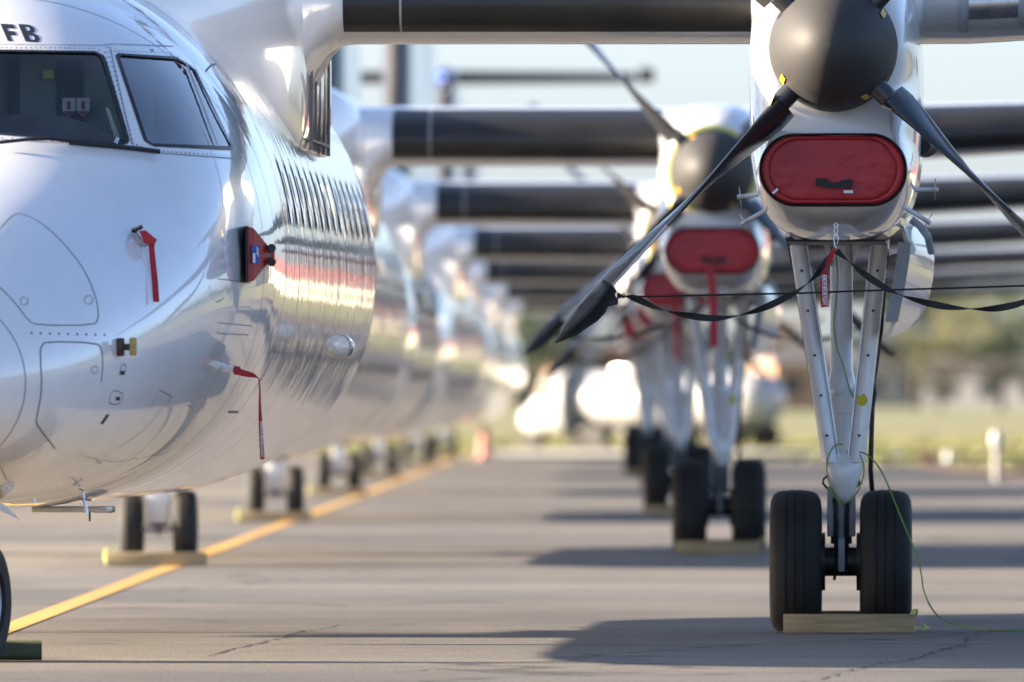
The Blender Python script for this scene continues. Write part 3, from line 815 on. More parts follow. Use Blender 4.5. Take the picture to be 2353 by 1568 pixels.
    for i in range(2):
        for j in range(n - 1):
            fs.append((i * n + j, i * n + j + 1, (i + 1) * n + j + 1, (i + 1) * n + j))
            fs.append(tuple(reversed([x + 3 * n for x in fs[-1]])))
    for j in range(n - 1): fs += [(j, j + 1, 3 * n + j + 1, 3 * n + j), (2 * n + j, 2 * n + j + 1, 5 * n + j + 1, 5 * n + j)]
    for i in range(2): fs += [(i * n, (i + 1) * n, (i + 4) * n, (i + 3) * n), (i * n + n - 1, (i + 1) * n + n - 1, (i + 4) * n + n - 1, (i + 3) * n + n - 1)]
    mb.add(v0, fs); mb.build('gear_door', M['white'], g_, ang=20)
    mb = MB()
    for j in range(1, n - 2):
        mb.loft([[A[j] + Vector((-s_ * .055, -.004, 0)), A[j] + Vector((s_ * .012, -.004, 0)), A[j] + Vector((s_ * .012, .02, 0)), A[j] + Vector((-s_ * .055, .02, 0))],
                 [A[j + 1] + Vector((-s_ * .055, -.004, 0)), A[j + 1] + Vector((s_ * .012, -.004, 0)), A[j + 1] + Vector((s_ * .012, .02, 0)), A[j + 1] + Vector((-s_ * .055, .02, 0))]])
    mb.build('door_edge_frame', M['grey'], g_)
    mb = MB(); mb.tube([G(2120, 690, .3), G(2142, 694, .3)], .006, 8); mb.build('door_latch', M['steel'], g_)
    mb = MB(); mb.tube([G(2090, 505, 0), G(2110, 520, 0), G(2128, 545, 0), G(2136, 580, .1)], .02, 8); mb.build('door_hinge_arm', M['grey'], g_)
    return g_
gear_r = make_gear(1); gear_l = make_gear(-1)

# nose landing gear, own origin so that it can be steered
ng = MB(); ng.tube([(0, .06, .95), (0, .02, .30)], .055, 20); ng.lathe([(0, .085), (.2, .085), (.22, .06)], (0, .04, .92), (0, 0, -1), 20)
ngo = ng.build('nose_landing_gear', M['white2'], root, loc=(0, 1.75, 0))
mb = MB(); mb.tube([(-.26, 0, .272), (.26, 0, .272)], .032, 16); mb.build('axle', M['steel'], ngo)
for s2 in (-1, 1):
    tyre_mb(Vector((s2 * .195, 0, .272)), .278, .165, grooves=3).build('tyre', M['tyre'], ngo, ang=40)
    rim_mb(Vector((s2 * .195, 0, .272)), .155, .13, s2).build('wheel_rim', M['rim'], ngo)
mb = MB(); mb.bevbox((0, -.06, .46), (.17, .10, .30), .02); mb.build('torque_link', M['white2'], ngo)
mb = MB(); mb.lathe([(0, .05), (.05, .075), (.06, .07), (.062, .01)], (0, -.11, .66), (0, -1, 0), 20); mb.build('taxi_light', M['steel'], ngo)
mb = MB(); mb.tube([(-.02, -.03, .30), (0, -.05, .22), (.02, -.03, .30)], .014, 8); mb.build('towing_lug', M['steel'], ngo)

# tail
def fin_ring(z, le, c, t):
    return [Vector((p[1] * c, le + p[0] * c, z)) for p in airfoil(t, 14, 0)]
mb = MB(); mb.loft([fin_ring(3.1, 18.3, 5.2, .085), fin_ring(3.6, 19.3, 4.4, .10), fin_ring(4.2, 20.0, 3.7, .12), fin_ring(7.25, 21.6, 2.5, .14)])
fin = mb.build('tail_fin', M['white'], root, ang=40)
mb = MB()
fb0 = [(4.0, 19.8, 3.9, .118), (7.2, 21.58, 2.52, .142)]
mb.loft([[p + Vector((math.copysign(.004, p.x), -.004, 0)) for p in fin_ring(*q)[10:19]] for q in fb0], cap=False, close=False); mb.build('deicing_boot', M['boot'], fin)
mb = MB(); mb.lathe([(0, .01), (.1, .12), (.4, .20), (1.2, .22), (2.4, .16), (3.0, .02)], (0, 21.1, 7.33), (0, 1, 0), 24); mb.build('fin_bullet', M['bluepaint'], fin)
mb = MB(); mb.loft([[p + Vector((math.copysign(.006, p.x), 0, 0)) for p in fin_ring(*q)[0:7]] for q in ((4.6, 20.2, 3.55, .128), (7.1, 21.53, 2.56, .142))], cap=False, close=False); mb.build('painted_panel', M['teal'], fin)
mb = MB(); rd = []
for z, y0_, c_, t_ in ((4.0, 23.3, 1.7, .26), (7.15, 23.9, 1.25, .20)):
    rd.append([Vector((x + (y_ - y0_) * .17, y_, z)) for x, y_ in ((-t_ / 2, y0_), (-t_ * .3, y0_ + c_ * .5), (-.02, y0_ + c_), (.02, y0_ + c_), (t_ * .3, y0_ + c_ * .5), (t_ / 2, y0_))])
mb.loft(rd); mb.build('rudder', M['white'], fin)
def tp(X, off=0):
    a = abs(X); c = 1.75 - .5 * a / 3.97; le = 21.9 + .35 * a / 3.97
    return [Vector((X, le + p[0] * c, 7.36 + p[1] * c)) for p in airfoil(.15, 14, 0)]
mb = MB(); mb.loft([tp(-3.97), tp(-2), tp(0), tp(2), tp(3.97)]); tpo = mb.build('tailplane', M['white'], root, ang=40)
for s2 in (-1, 1):
    mb = MB(); mb.loft([[p + Vector((0, -.006, math.copysign(.005, p.z - 7.36))) for p in tp(x)[8:21]] for x in (s2 * .22, s2 * 2, s2 * 3.6)], cap=False, close=False); mb.build('deicing_boot', M['boot'], tpo)
    mb = MB(); mb.bevbox((s2 * 3.83, 22.5, 7.40), (.30, 1.1, .26), .05); mb.build('elevator_horn', M['boot'], tpo)

# ------------------------------------------------------------ the row: seven aircraft
ORD = ['nearest', 'second', 'third', 'fourth', 'fifth', 'sixth', 'farthest']
ROW = [(-2.65, 0, 1.4), (-2.91, 44.7, 1.2), (-2.96, 89.2, .6), (-2.86, 134, 1.5), (-2.96, 178.5, 1.0), (-2.84, 223, 1.0), (-2.72, 267.5, 1.0)]
PLAB = ['nearest white turboprop airliner with black FB on its nose',
        'second white turboprop airliner in the row, directly behind the nearest one',
        'third white turboprop airliner in the row, blurred behind the second',
        'fourth white turboprop airliner in the row, middle of the blurred line',
        'fifth white turboprop airliner in the row, far down the blurred line',
        'sixth white turboprop airliner in the row, last but one',
        'farthest white turboprop airliner at the end of the row']
planes = [root]
for k in range(1, 7): planes.append(copy_tree(root))
for k, (p, (xw, dy, yaw)) in enumerate(zip(planes, ROW)):
    yw = radians(yaw); p.location = (xw - 9.7 * sin(yw), 75.3 + dy, 0); p.rotation_euler = (0, 0, -yw)
    tag(p, PLAB[k], 'aircraft', 'turboprop airliners parked nose to tail')
    j = 0
    for ch in p.children:
        if ch.name.startswith('propeller'): ch.rotation_euler = (0, radians([0, 2.5, -2, 3, -3, 1, 2][k] + (7 if ch.location.x < 0 else 0)), 0)
        if ch.name.startswith('nose_landing') and k == 0: ch.rotation_euler = (0, 0, radians(-14)); ch.location = (-.11, 1.75, 0)
bpy.context.view_layer.update()
def TM(k):
    xw, dy, yaw = ROW[k]; yw = radians(yaw)
    return Matrix.Translation((xw - 9.7 * sin(yw), 75.3 + dy, 0)) @ Matrix.Rotation(-yw, 4, 'Z')
# yellow rings behind the spinners of the aircraft further back
for k in (1, 2, 3):
    for ch in planes[k].children:
        if ch.name.startswith('propeller'):
            mb = MB(); mb.lathe([(.235, .325), (.245, .352), (.285, .352), (.29, .33)], (0, 0, 0), (0, 1, 0), 40); mb.build('yellow_ring', M['yelband'], ch)

# ------------------------------------------------------------ engine intake covers
def cover_parts(parent, k):
    mb = MB(); rings = []
    from mathutils import noise as nz
    def crease(x, z, e): return 0 if e > .93 else (.007 * nz.noise(Vector((x * 5 + k * 3, z * 9, .3))) + .006 * abs(nz.noise(Vector((x * 9 + z * 7, z * 13 - x * 4, k + .7)))) + .003 * nz.noise(Vector((x * 30, z * 30, k)))) * (1 if e < .86 else .5)
    for e, y_ in ((1.0, 0.0), (.985, -.012), (.94, -.018), (.90, -.017), (.885, -.011), (.865, -.019), (.80, -.021), (.72, -.022), (.64, -.023), (.56, -.024), (.48, -.025), (.40, -.026), (.32, -.026), (.24, -.027), (.16, -.027), (.08, -.027)):
        rings.append([Vector((p.x * (1 if e > .9 else e ** .8), y_ + random.uniform(-.0016, .0016) * (e < .9), p.z * e)) for p in stadium(0, 0, .185 * (e if e > .8 else e), .170 * e / max(e, .01), 0, 64)] if False else
                     [Vector((math.copysign(.185 * (1 - (1 - e) * .9), cos(a)) * (1 if abs(cos(a)) > 1e-9 else 0) + .168 * e * cos(a), y_ + crease(.35 * e * cos(a), .168 * e * sin(a), e), .168 * e * sin(a))) for a in [2 * pi * q / 64 for q in range(64)]])
    mb.loft(rings, cap0=True, cap1=True)
    pad = mb.build('pad', M['red'], parent, ang=60)
    mb = MB(); h = [(-.085, .01), (-.03, .01), (-.02, -.006), (.0, -.012), (.03, -.008), (.055, .004), (.095, .005), (.097, -.032), (.085, -.038), (-.04, -.036), (-.045, -.03), (-.085, -.03)]
    mb.loft([[Vector((x, -.034, z - .052)) for x, z in h], [Vector((x, -.050, z - .052)) for x, z in h]]); mb.build('handle_strap', M['webbing'], parent, smooth=False)
    return pad
CL = ['red padded cover plugging the intake of the nearest engine', 'red padded cover in the second engine intake, lit along its top',
      'red cover in the third engine intake, partly behind the second nacelle', 'red cover in the fourth engine intake down the row',
      'red cover in the fifth engine intake down the row', 'red cover in the sixth engine intake down the row', 'red cover in the last engine intake of the row']
for k in range(7):
    e = empty('intake_cover', TM(k) @ Vector((NX, 7.57, 2.335)), -radians(ROW[k][2])); cover_parts(e, k)
    tag(e, CL[k], 'intake cover', 'red engine intake covers')
    if k == 0:
        mb = MB(); mb.box((.075, -.034, -.108), (.045, .004, .014)); mb.build('care_label', M['whitetext'], e, smooth=False)
        mb = MB(); mb.box((-.285, -.024, -.105), (.034, .006, .012), Matrix.Rotation(-.7, 3, 'Y')); mb.build('care_label', M['whitetext'], e, smooth=False)

# ------------------------------------------------------------ chocks
def chock(name, Mx, size, m, label, rz=0, bev=.006, rope=None):
    mb = MB(); mb.bevbox((0, 0, size[2] / 2), size, bev)
    e = empty(name, Mx.translation, 0); e.rotation_euler = Mx.to_euler(); e.rotation_euler.z += rz
    mb.build('beam', m, e)
    if rope:
        q = MB(); q.tube([Vector(p) for p in rope], .007, 8); q.build('rope', M['rope'], e)
    tag(e, label, 'wheel chock', 'timber wheel chocks'); return e
for k in range(7):
    r = [(.325, .0, .095), (.335, -.005, .118), (.35, .0, .118), (.345, .03, .09)]
    pm = TM(k) @ Matrix.Translation((NX + .045 if k == 0 else NX, GY - .36, .001))
    chock('wheel_chock', pm, (.675, .095, .097), M['timber'], f'sawn timber chock in front of the main wheels of the {ORD[k]} aircraft', rope=r)
    pm = TM(k) @ Matrix.Translation((NX + .02, GY + .36, .001))
    chock('wheel_chock', pm, (.66, .095, .105), M['timber'], f'sawn timber chock behind the main wheels of the {ORD[k]} aircraft')
    if k:
        pm = TM(k) @ Matrix.Translation((0, 1.75 - .31, .001))
        chock('wheel_chock', pm, (.72, .11, .10), M['timber'], f'sawn timber chock in front of the nose wheels of the {ORD[k]} aircraft',
              rope=[(-.30, .0, .10), (-.33, .02, .14), (-.37, 0, .12), (-.375, -.03, .06), (-.36, -.08, .02)])
# green chock beside the steered nose wheel of the nearest aircraft
p = W(40, 1519, 0 + 1.2 * F / (1519 - VY)); p.z = .001
mb = MB()
for s_ in (0,):
    ring0 = [Vector((-.20, .055 * cos(a) * (1 if abs(cos(a)) < .7 else .95), .047 + .047 * math.copysign(abs(sin(a)) ** .6, sin(a)))) for a in [2 * pi * q / 24 for q in range(24)]]
    mb.loft([ring0, [v + Vector((.345, 0, 0)) for v in ring0]])
e = empty('wheel_chock', (p.x - .035, p.y + .05, .002), radians(3)); mb.build('beam', M['timber2'], e, ang=40)
tag(e, 'rounded dark green chock against the nose wheel at the left edge', 'wheel chock', 'timber wheel chocks')

# ------------------------------------------------------------ text
def text_mesh(body, size, extr=.0, offset=.0):
    cu = bpy.data.curves.new('t', 'FONT'); cu.body = body; cu.size = size; cu.offset = offset; cu.extrude = extr
    cu.align_x = 'CENTER'; cu.align_y = 'CENTER'; cu.resolution_u = 3
    o = bpy.data.objects.new('t', cu); C.objects.link(o); bpy.context.view_layer.update()
    me = bpy.data.meshes.new_from_object(o.evaluated_get(bpy.context.evaluated_depsgraph_get()))
    bpy.data.objects.remove(o); return me
# FB on the nose, laid on the skin
def letter_pt(cx, cy, w, h, u, t): return hit(cx + (u - .5) * w - (t - .5) * 17, cy - (t - .5) * h + (u - .5) * 2, .006)[0]
def letter_px(cx, cy, w, h, u, t): return (cx + (u - .5) * w - (t - .5) * 17, cy - (t - .5) * h + (u - .5) * 2)
Fm = MB(); Fp = [(0, 0), (.36, 0), (.36, .36), (.86, .36), (.86, .60), (.36, .60), (.36, .76), (1, .76), (1, 1), (0, 1)]
patch_on(Fm, [letter_px(24, 76, 30, 40, u, t) for u, t in Fp], .0016, 4); Fm.build('registration_letter', M['black'], fo, smooth=False)
Bm = MB(); patch_on(Bm, [letter_px(68, 77, 36, 40, u, t) for u, t in ((0, 0), (.36, 0), (.36, 1), (0, 1))], .0016, 4)
for t0, t1, w_ in ((.515, 1.0, .93), (0, .505, 1.0)):
    tm = (t0 + t1) / 2; r_ = (t1 - t0) / 2; q = .115; out = [(.365, t1)]
    out += [(w_ - .36 + .36 * sin(k * pi / 10), tm + r_ * cos(k * pi / 10)) for k in range(11)] + [(.365, t0), (.365, t0 + q)]
    out += [(w_ - .44 + .13 * sin(k * pi / 8), tm - (r_ - q) * cos(k * pi / 8)) for k in range(9)] + [(.365, t1 - q)]
    patch_on(Bm, [letter_px(68, 77, 36, 40, u, t) for u, t in out], .0016, 4)
Bm.build('registration_letter', M['black'], fo, smooth=False)

# ------------------------------------------------------------ details on the nearest aircraft
mb = MB(); strip_on(mb, [(-148 + 206 * cos(a), 880 + 206 * sin(a)) for a in [-1.5 + 3.0 * i / 40 for i in range(41)]], .004); mb.build('radome_joint', M['seam'], fo, smooth=False)
mb = MB(); strip_on(mb, smooth_closed([(-30, 560), (0, 527), (28, 495), (50, 490), (106, 519), (168, 584), (202, 636), (224, 698), (226, 732), (216, 748), (84, 748), (64, 737), (36, 698), (0, 661), (-30, 640)], 1, False), .005); mb.build('access_panel_joint', M['seam'], fo, smooth=False)
mb = MB(); strip_on(mb, smooth_closed([(126, 1031), (83, 975), (83, 963), (96, 897), (92, 819), (93, 798), (104, 785), (222, 788), (234, 804), (236, 837), (232, 880)], 1, False), .006); mb.build('access_panel_joint', M['seam'], fo, smooth=False)
for pts in ([(340, 943), (366, 897), (392, 909), (392, 916), (330, 990), (270, 1030)], [(430, 931), (445, 938), (440, 945)], [(560, 648), (500, 641)], [(0, 1070), (15, 1103)], [(500, 742), (578, 749)], [(498, 766), (570, 770)],
            [(250, 925), (255, 902), (263, 897), (281, 903), (278, 925), (262, 930), (250, 926)], [(274, 862), (278, 840), (285, 837), (289, 845), (285, 862)], [(222, 1060), (232, 1064)]):
    mb = MB(); strip_on(mb, pts, .004); mb.build('skin_mark', M['seam'], fo, smooth=False)
for x, y_, w, h in ((280, 857, 9, 9), (270, 916, 8, 8)):
    mb = MB(); patch_on(mb, [(x - w / 2, y_ - h / 2), (x + w / 2, y_ - h / 2), (x + w / 2, y_ + h / 2), (x - w / 2, y_ + h / 2)], .004, 4); mb.build('static_port', M['seal'], fo, smooth=False)
mb = MB(); patch_on(mb, [(231, 973), (235, 975), (249, 954), (246, 951)], .004, 4); mb.build('drain_slot', M['seal'], fo, smooth=False)
for x, y_, r in ((55, 693, 9), (203, 690, 10), (217, 850, 8)):
    mb = MB(); strip_on(mb, [(x + r * cos(a), y_ + r * sin(a)) for a in [2 * pi * i / 16 for i in range(17)]], .003, step=3); mb.build('latch_ring', M['seam'], fo, smooth=False)
mb = MB(); rivets(mb, [(72, 766), (240, 770)], 21, .006); rivets(mb, [(520, 10), (560, 50)], 30, .005); kind(mb.build('rivet_line', M['rivet'], fo, smooth=False), 'stuff')
# windscreen wiper
wp = [hit(x, y_, .03)[0] for x, y_ in ((-40, 344), (0, 341), (60, 334), (110, 332), (155, 336), (262, 345))]
mb = MB(); mb.tube(wp, [.008, .008, .008, .008, .010, .010], 8); wi = mb.build('wiper_arm', M['dark'], fo)
mb = MB(); P = [hit(x, y_, .025)[0] for x, y_ in ((156, 338), (210, 343), (262, 347), (310, 352), (360, 358))]; mb.tube(P, .012, 8); mb.build('wiper_blade', M['rubber'], fo)
mb = MB(); a = hit(258, 348, .02)[0]; mb.tube([a, hit(266, 330, .03)[0]], .008, 8); mb.build('wiper_pivot', M['steel'], fo)
# behind the windscreen: panel, glare shield, cards
mb = MB(); a, b_ = L(-40, 150, 78.6), L(300, 320, 78.6)
mb.box(((a.x + b_.x) / 2 + .05, 3.40, (a.z + b_.z) / 2), (.80, .03, .50)); mb.build('cockpit_bulkhead', M['panelg'], fo, smooth=False)
mb = MB(); mb.bevbox((.40, 3.36, 2.62), (.12, .04, .34), .015); mb.bevbox((.14, 3.33, 2.62), (.05, .05, .5), .01); mb.build('cockpit_fitting', M['inside'], fo)
rings = []
mb = MB(); P = [L(x, y_, 78.0) for x, y_ in ((-50, 268), (60, 262), (150, 268), (220, 290), (275, 318), (275, 334), (-50, 314))]
mb.loft([[Vector((p.x, 2.65, p.z)) for p in P], [Vector((p.x, 3.05, p.z)) for p in P]]); mb.build('glare_shield', M['inside'], fo, smooth=False)
for x in (154, 187):
    mb = MB(); P = [L(x + dx, y_, 78.4) for dx, y_ in ((-15, 224), (15, 224), (15, 254), (0, 268), (-15, 254))]
    mb.loft([[Vector((p.x, 3.25, p.z)) for p in P], [Vector((p.x, 3.256, p.z)) for p in P]]); mb.build('warning_card', M['whitetext'], fo, smooth=False)
    mb = MB(); P = [L(x + dx, y_, 78.4) for dx, y_ in ((-13, 254), (13, 254), (0, 266))]; mb.loft([[Vector((p.x, 3.243, p.z)) for p in P], [Vector((p.x, 3.247, p.z)) for p in P]]); mb.build('warning_card_arrow', M['redtag'], fo, smooth=False)
    mb = MB(); P = [L(x + dx, y_, 78.4) for dx, y_ in ((-4, 232), (4, 232), (4, 250), (-4, 250))]; mb.loft([[Vector((p.x, 3.243, p.z)) for p in P], [Vector((p.x, 3.247, p.z)) for p in P]]); mb.build('warning_card_symbol', M['redtag'], fo, smooth=False)
mb = MB(); c = L(108, 170, 78.5); mb.bevbox((c.x, 3.3, c.z), (.055, .02, .045), .006); mb.build('cockpit_lamp', M['yelband'], fo)
mb = MB(); P = [L(x, y_, 78.2) for x, y_ in ((250, 250), (258, 252), (282, 316), (270, 318))]; mb.loft([[Vector((p.x, 2.62, p.z)) for p in P], [Vector((p.x, 2.66, p.z)) for p in P]]); mb.build('window_post', M['panelg'], fo, smooth=False)
# white probe at the left edge, taped vane, tail lamp dome, antennas under the nose
q, nr = hit(278, 798, 0)
mb = MB(); mb.bevbox(q + Vector((.0, -.02, 0)), (.034, .05, .082), .008); v1 = mb.build('angle_vane', M['maroon'], fo)
mb = MB(); mb.bevbox(q + Vector((.03, -.05, .0)), (.03, .03, .03), .005); mb.build('angle_vane', M['dark'], fo)
mb = MB(); mb.bevbox(q + Vector((.058, -.06, .002)), (.032, .04, .082), .008); mb.build('vane_cover', M['gold'], fo)
q = L(783, 797, 84.2)
mb = MB(); mb.lathe([(-.14, .02), (-.10, .045), (0, .060), (.08, .060), (.10, .055), (.12, .01)], q + Vector((-.01, 0, 0)), (.25, 1, .0), 24); dome = mb.build('inspection_lamp', M['white'], fo)
mb = MB(); mb.lathe([(-.02, .062), (.02, .062)], q + Vector((.0, .01, 0)), (.25, 1, 0), 24); mb.build('lamp_rim', M['steel'], fo)
for x, y0_, y1_, w in ((76, 1100, 1156, 14), (197, 1130, 1180, 12)):
    mb = MB(); a = L(x - 8, y0_, 77.6); b_ = L(x + 3, y1_, 77.6); mb.tube([a, b_], .008, 8); mb.tube([a.lerp(b_, .35) + Vector((-.03, 0, .004)), a.lerp(b_, .35) + Vector((.035, 0, -.004))], .007, 8); mb.build('drain_mast', M['steel'], fo)
mb = MB(); c = L(155, 1172, 79.5); mb.bevbox((c.x, 4.6, c.z), (.36, .5, .026), .01); mb.build('belly_antenna', M['alum'], fo)
mb = MB(); c = L(240, 1171, 80.5); mb.bevbox((c.x, 5.2, c.z), (.09, .3, .03), .008); mb.build('belly_antenna', M['dark'], fo)
mb = MB(); mb.tube([L(206, 1176, 79), L(206, 1198, 79)], .005, 8); mb.build('whip_antenna', M['dark'], fo)
mb = MB(); a = L(-10, 1150, 76.8); mb.loft([[L(x, y_, 76.8) for x, y_ in ((-12, 1150), (8, 1158), (34, 1182), (48, 1198), (14, 1180), (-12, 1168))], [L(x, y_, 77.2) for x, y_ in ((-12, 1150), (8, 1158), (34, 1182), (48, 1198), (14, 1180), (-12, 1168))]]); mb.build('nose_gear_door', M['steel'], root, smooth=False)
# access panel seams on the wing root flank
mb = MB()
for Y in (10.0, 10.5, 11.0, 11.6, 12.2):
    mb.box((1.262, Y, 2.72), (.02, .02, .5))
mb.box((1.262, 11.1, 2.52), (.02, 2.2, .012)); mb.build('access_panel_joint', M['seam'], [c for c in root.children if c.name.startswith('wing_fairing')][0], smooth=False)

# pylons with discs on the nacelle flanks (nearest aircraft)
def N_(x, y_, d=84.4): return L(x, y_, d)
for a, b_, r in (((1738, 448), (1696, 453), .055), ((1748, 490), (1706, 514), .052), ((2112, 436), (2155, 436), .055), ((2100, 490), (2136, 512), .05)):
    A, B = N_(*a), N_(*b_); d = (B - A).normalized(); rod = MB(); rod.tube([A - d * .05, B + d * .005], .0115, 12); ro = rod.build('drain_mast', M['white2'], nac_r)
    rod = MB(); rod.lathe([(-.002, r), (.002, r)], B - d * .012, d, 20) ; rod.build('drain_mast_disc', M['steel'], nac_r)

# ------------------------------------------------------------ red covers, streamers, straps
def ribbon_path(pts, d, n=40):
    P = [Vector((x, y_, 0)) for x, y_ in pts]
    out = smooth_closed(P, 3, False); return [W(p.x, p.y, d) for p in out]
# probe cover with long red tail
e = empty('probe_cover', M0 @ hit(318, 535, 0)[0], -YAW0)
def loc(e_, p): return Vector(p) - Vector(e_.location)
def wl_(p): return p                                   # world point
base = M0 @ hit(314, 530, .0)[0]; d0 = base.y - .06
e.location = base; e.rotation_euler = (0, 0, 0)
def EP(e_, x, y_, d): return W(x, y_, d) - e_.location
mb = MB(); mb.tube([EP(e, 305, 531, d0), EP(e, 316, 526, d0 - .02), EP(e, 326, 521, d0 - .03)], .010, 10); mb.build('probe_tube', M['dark'], e)
mb = MB(); mb.tube([EP(e, 308, 528, d0 + .05), EP(e, 312, 540, d0), EP(e, 322, 556, d0 - .03), EP(e, 332, 562, d0 - .04), EP(e, 345, 560, d0 - .05)], [.012, .014, .013, .012, .009], 10); mb.build('probe_arm', M['grey'], e)
mb = MB(); mb.loft([[EP(e, x, y_, d0 - .07) for x, y_ in ((319, 531), (334, 529), (361, 551), (355, 562), (331, 559))], [EP(e, x, y_, d0 - .02) for x, y_ in ((319, 531), (334, 529), (361, 551), (355, 562), (331, 559))]]); mb.build('sleeve', M['redtag'], e, smooth=False)
path = [EP(e, x, y_, min(d0, (M0 @ hit(x, y_, 0)[0]).y) - .06) for x, y_ in ((350, 553), (348, 568), (350, 590), (353, 620), (356, 650), (358, 680), (359, 694))]
mb = MB(); mb.ribbon(path, [.026, .027, .027, .028, .029, .029, .028], [(1, .25, .05)] * 7, .003); mb.build('tail_strip', M['redtag'], e)
tag(e, 'red sleeve with long red tail on the probe high on the nose', 'probe cover')
# red pyramid cover with blue label
base = M0 @ hit(560, 585, 0)[0]; e = empty('sensor_cover', base); dP = base.y
sq = lambda x, hh, hd: [EP(e, x, 585 + hh, dP - hd), EP(e, x, 585 - hh, dP - hd), EP(e, x, 585 - hh, dP + hd), EP(e, x, 585 + hh, dP + hd)]
mb = MB(); mb.loft([sq(571, 64, .13), sq(583, 60, .12), sq(624, 10, .03), sq(631, 9, .025)]); mb.build('shell', M['redpaint'], e, smooth=False)
mb = MB(); mb.loft([sq(564, 65, .132), sq(571, 65, .132)]); mb.build('base_plate', M['seal'], e, smooth=False)
mb = MB(); mb.lathe([(0, .020), (.02, .02), (.022, .012)], EP(e, 622, 572, dP - .05), (.3, -1, .2), 12); mb.lathe([(0, .020), (.02, .02), (.022, .012)], EP(e, 622, 601, dP - .05), (.3, -1, -.2), 12); mb.build('clamp_knob', M['dark'], e)
mb = MB(); mb.add([EP(e, 579, 564, dP - .139), EP(e, 596, 564, dP - .125), EP(e, 596, 606, dP - .125), EP(e, 579, 606, dP - .139)], [(0, 1, 2, 3)]); mb.build('information_label', M['blue'], e, smooth=False)
mb = MB(); mb.add([EP(e, 581, 582, dP - .142), EP(e, 587, 582, dP - .137), EP(e, 587, 604, dP - .137), EP(e, 581, 604, dP - .142)], [(0, 1, 2, 3)])
for i in range(4): mb.add([EP(e, 589.2 + i % 2 * 3, 567 + i * 4, dP - .1345), EP(e, 591 + i % 2 * 3, 567 + i * 4, dP - .133), EP(e, 591 + i % 2 * 3, 578 + i * 4, dP - .133), EP(e, 589.2 + i % 2 * 3, 578 + i * 4, dP - .1345)], [(0, 1, 2, 3)])
mb.build('label_print', M['whitetext'], e, smooth=False)
tag(e, 'red pyramid-shaped cover with blue label on the fuselage side', 'sensor cover')
# pitot cover and streamer
base = M0 @ hit(512, 845, 0)[0]; e = empty('pitot_cover', base); dT = base.y - .05
mb = MB(); mb.tube([EP(e, 506, 840, base.y), EP(e, 516, 846, dT), EP(e, 540, 851, dT - .05)], [.018, .018, .015], 12); mb.build('pitot_tube', M['white2'], e)
mb = MB(); mb.loft([[EP(e, x, y_ + oy, dT - .06 + od) for oy, od in ((-h, -.016), (-h, .016), (h, .016), (h, -.016))] for x, y_, h in ((537, 851, 10), (551, 853, 10), (553, 856, 8), (570, 860, 7), (584, 863, 5), (591, 867, 2))]); mb.build('sleeve', M['redtag'], e, smooth=False)
pth = [EP(e, x, y_, dT - .06) for x, y_ in ((590, 866), (595, 871), (597, 890), (597, 930), (598, 960), (600, 1000), (602, 1040), (603, 1056))]
mb = MB(); mb.ribbon(pth, [.006, .006, .007, .012, .017, .020, .021, .021], [(1, .3, 0)] * 8, .002); st = mb.build('streamer', M['redtag'], e)
def put_text(body, size, origin, right, up, m, parent, name='lettering', offset=0., length=None):
    me = text_mesh(body, size, 0, offset); r, u = Vector(right).normalized(), Vector(up).normalized()
    if length:
        wd = max(v.co.x for v in me.vertices) - min(v.co.x for v in me.vertices)
        for v in me.vertices: v.co.x *= length / wd
    for v in me.vertices: v.co = Vector(origin) + r * v.co.x + u * v.co.y
    me.materials.append(m); return link(name, me, parent)
put_text('REMOVE BEFORE FLIGHT', .0155, EP(e, 601.2, 1010, dT - .066), (.02, 0, -1), (1, 0, 0.02), M['whitetext'], st, offset=.0006, length=.165)
tag(e, 'red pitot sleeve with thin hanging remove-before-flight streamer low on the nose', 'pitot cover')

# blade tip bag on the lower-left blade of the nearest propeller
prop_w = M0 @ Vector((NX, 7.46, HUBZ)); A = radians(223); u = Vector((sin(A), 0, cos(A)))
tip_c = prop_w + u * 1.62; e = empty('blade_tip_cover', prop_w + u * 1.98)
mb = MB(); R_ = Matrix.Rotation(A, 3, 'Y') ; rings = []
rnd = random.Random(3)
for r, kx, sh in ((1.60, .036, 0), (1.615, .052, .002), (1.66, .050, .010), (1.72, .060, .016), (1.78, .062, .018), (1.84, .052, .014), (1.90, .040, .008), (1.95, .026, .0), (1.985, .012, -.004), (2.0, .004, -.006)):
    ring = []
    for k in range(24):
        a = 2 * pi * k / 24; w = kx * .85 * (1 + .2 * rnd.uniform(-1, 1) * (1.62 < r < 1.95)); dd = pchip([(1.6, .16), (1.85, .15), (1.95, .10), (2.0, .01)], r)
        p = Vector((cos(a) * w - sh, sin(a) * dd + .05, r)); ring.append(R_ @ p + prop_w - e.location)
    rings.append(ring)
mb.loft(rings); mb.build('bag', M['cloth'], e, ang=28)
mb = MB(); mb.loft([[R_ @ Vector((cos(2 * pi * k / 24) * .045, sin(2 * pi * k / 24) * .165 + .05, r)) + prop_w - e.location for k in range(24)] for r in (1.605, 1.625)], cap=False); mb.build('hem', M['webbing'], e)
mb = MB(); mb.loft([[EP(e, x, y_, prop_w.y + .03) for x, y_ in q] for q in (((1392, 668), (1412, 676), (1421, 690), (1420, 700), (1398, 705)),)] + [[EP(e, x, y_, prop_w.y + .10) for x, y_ in ((1392, 668), (1412, 676), (1421, 690), (1420, 700), (1398, 705))]]); mb.build('flap', M['cloth'], e, smooth=False)
tag(e, 'black cloth bag over the tip of the lower-left propeller blade', 'blade cover')
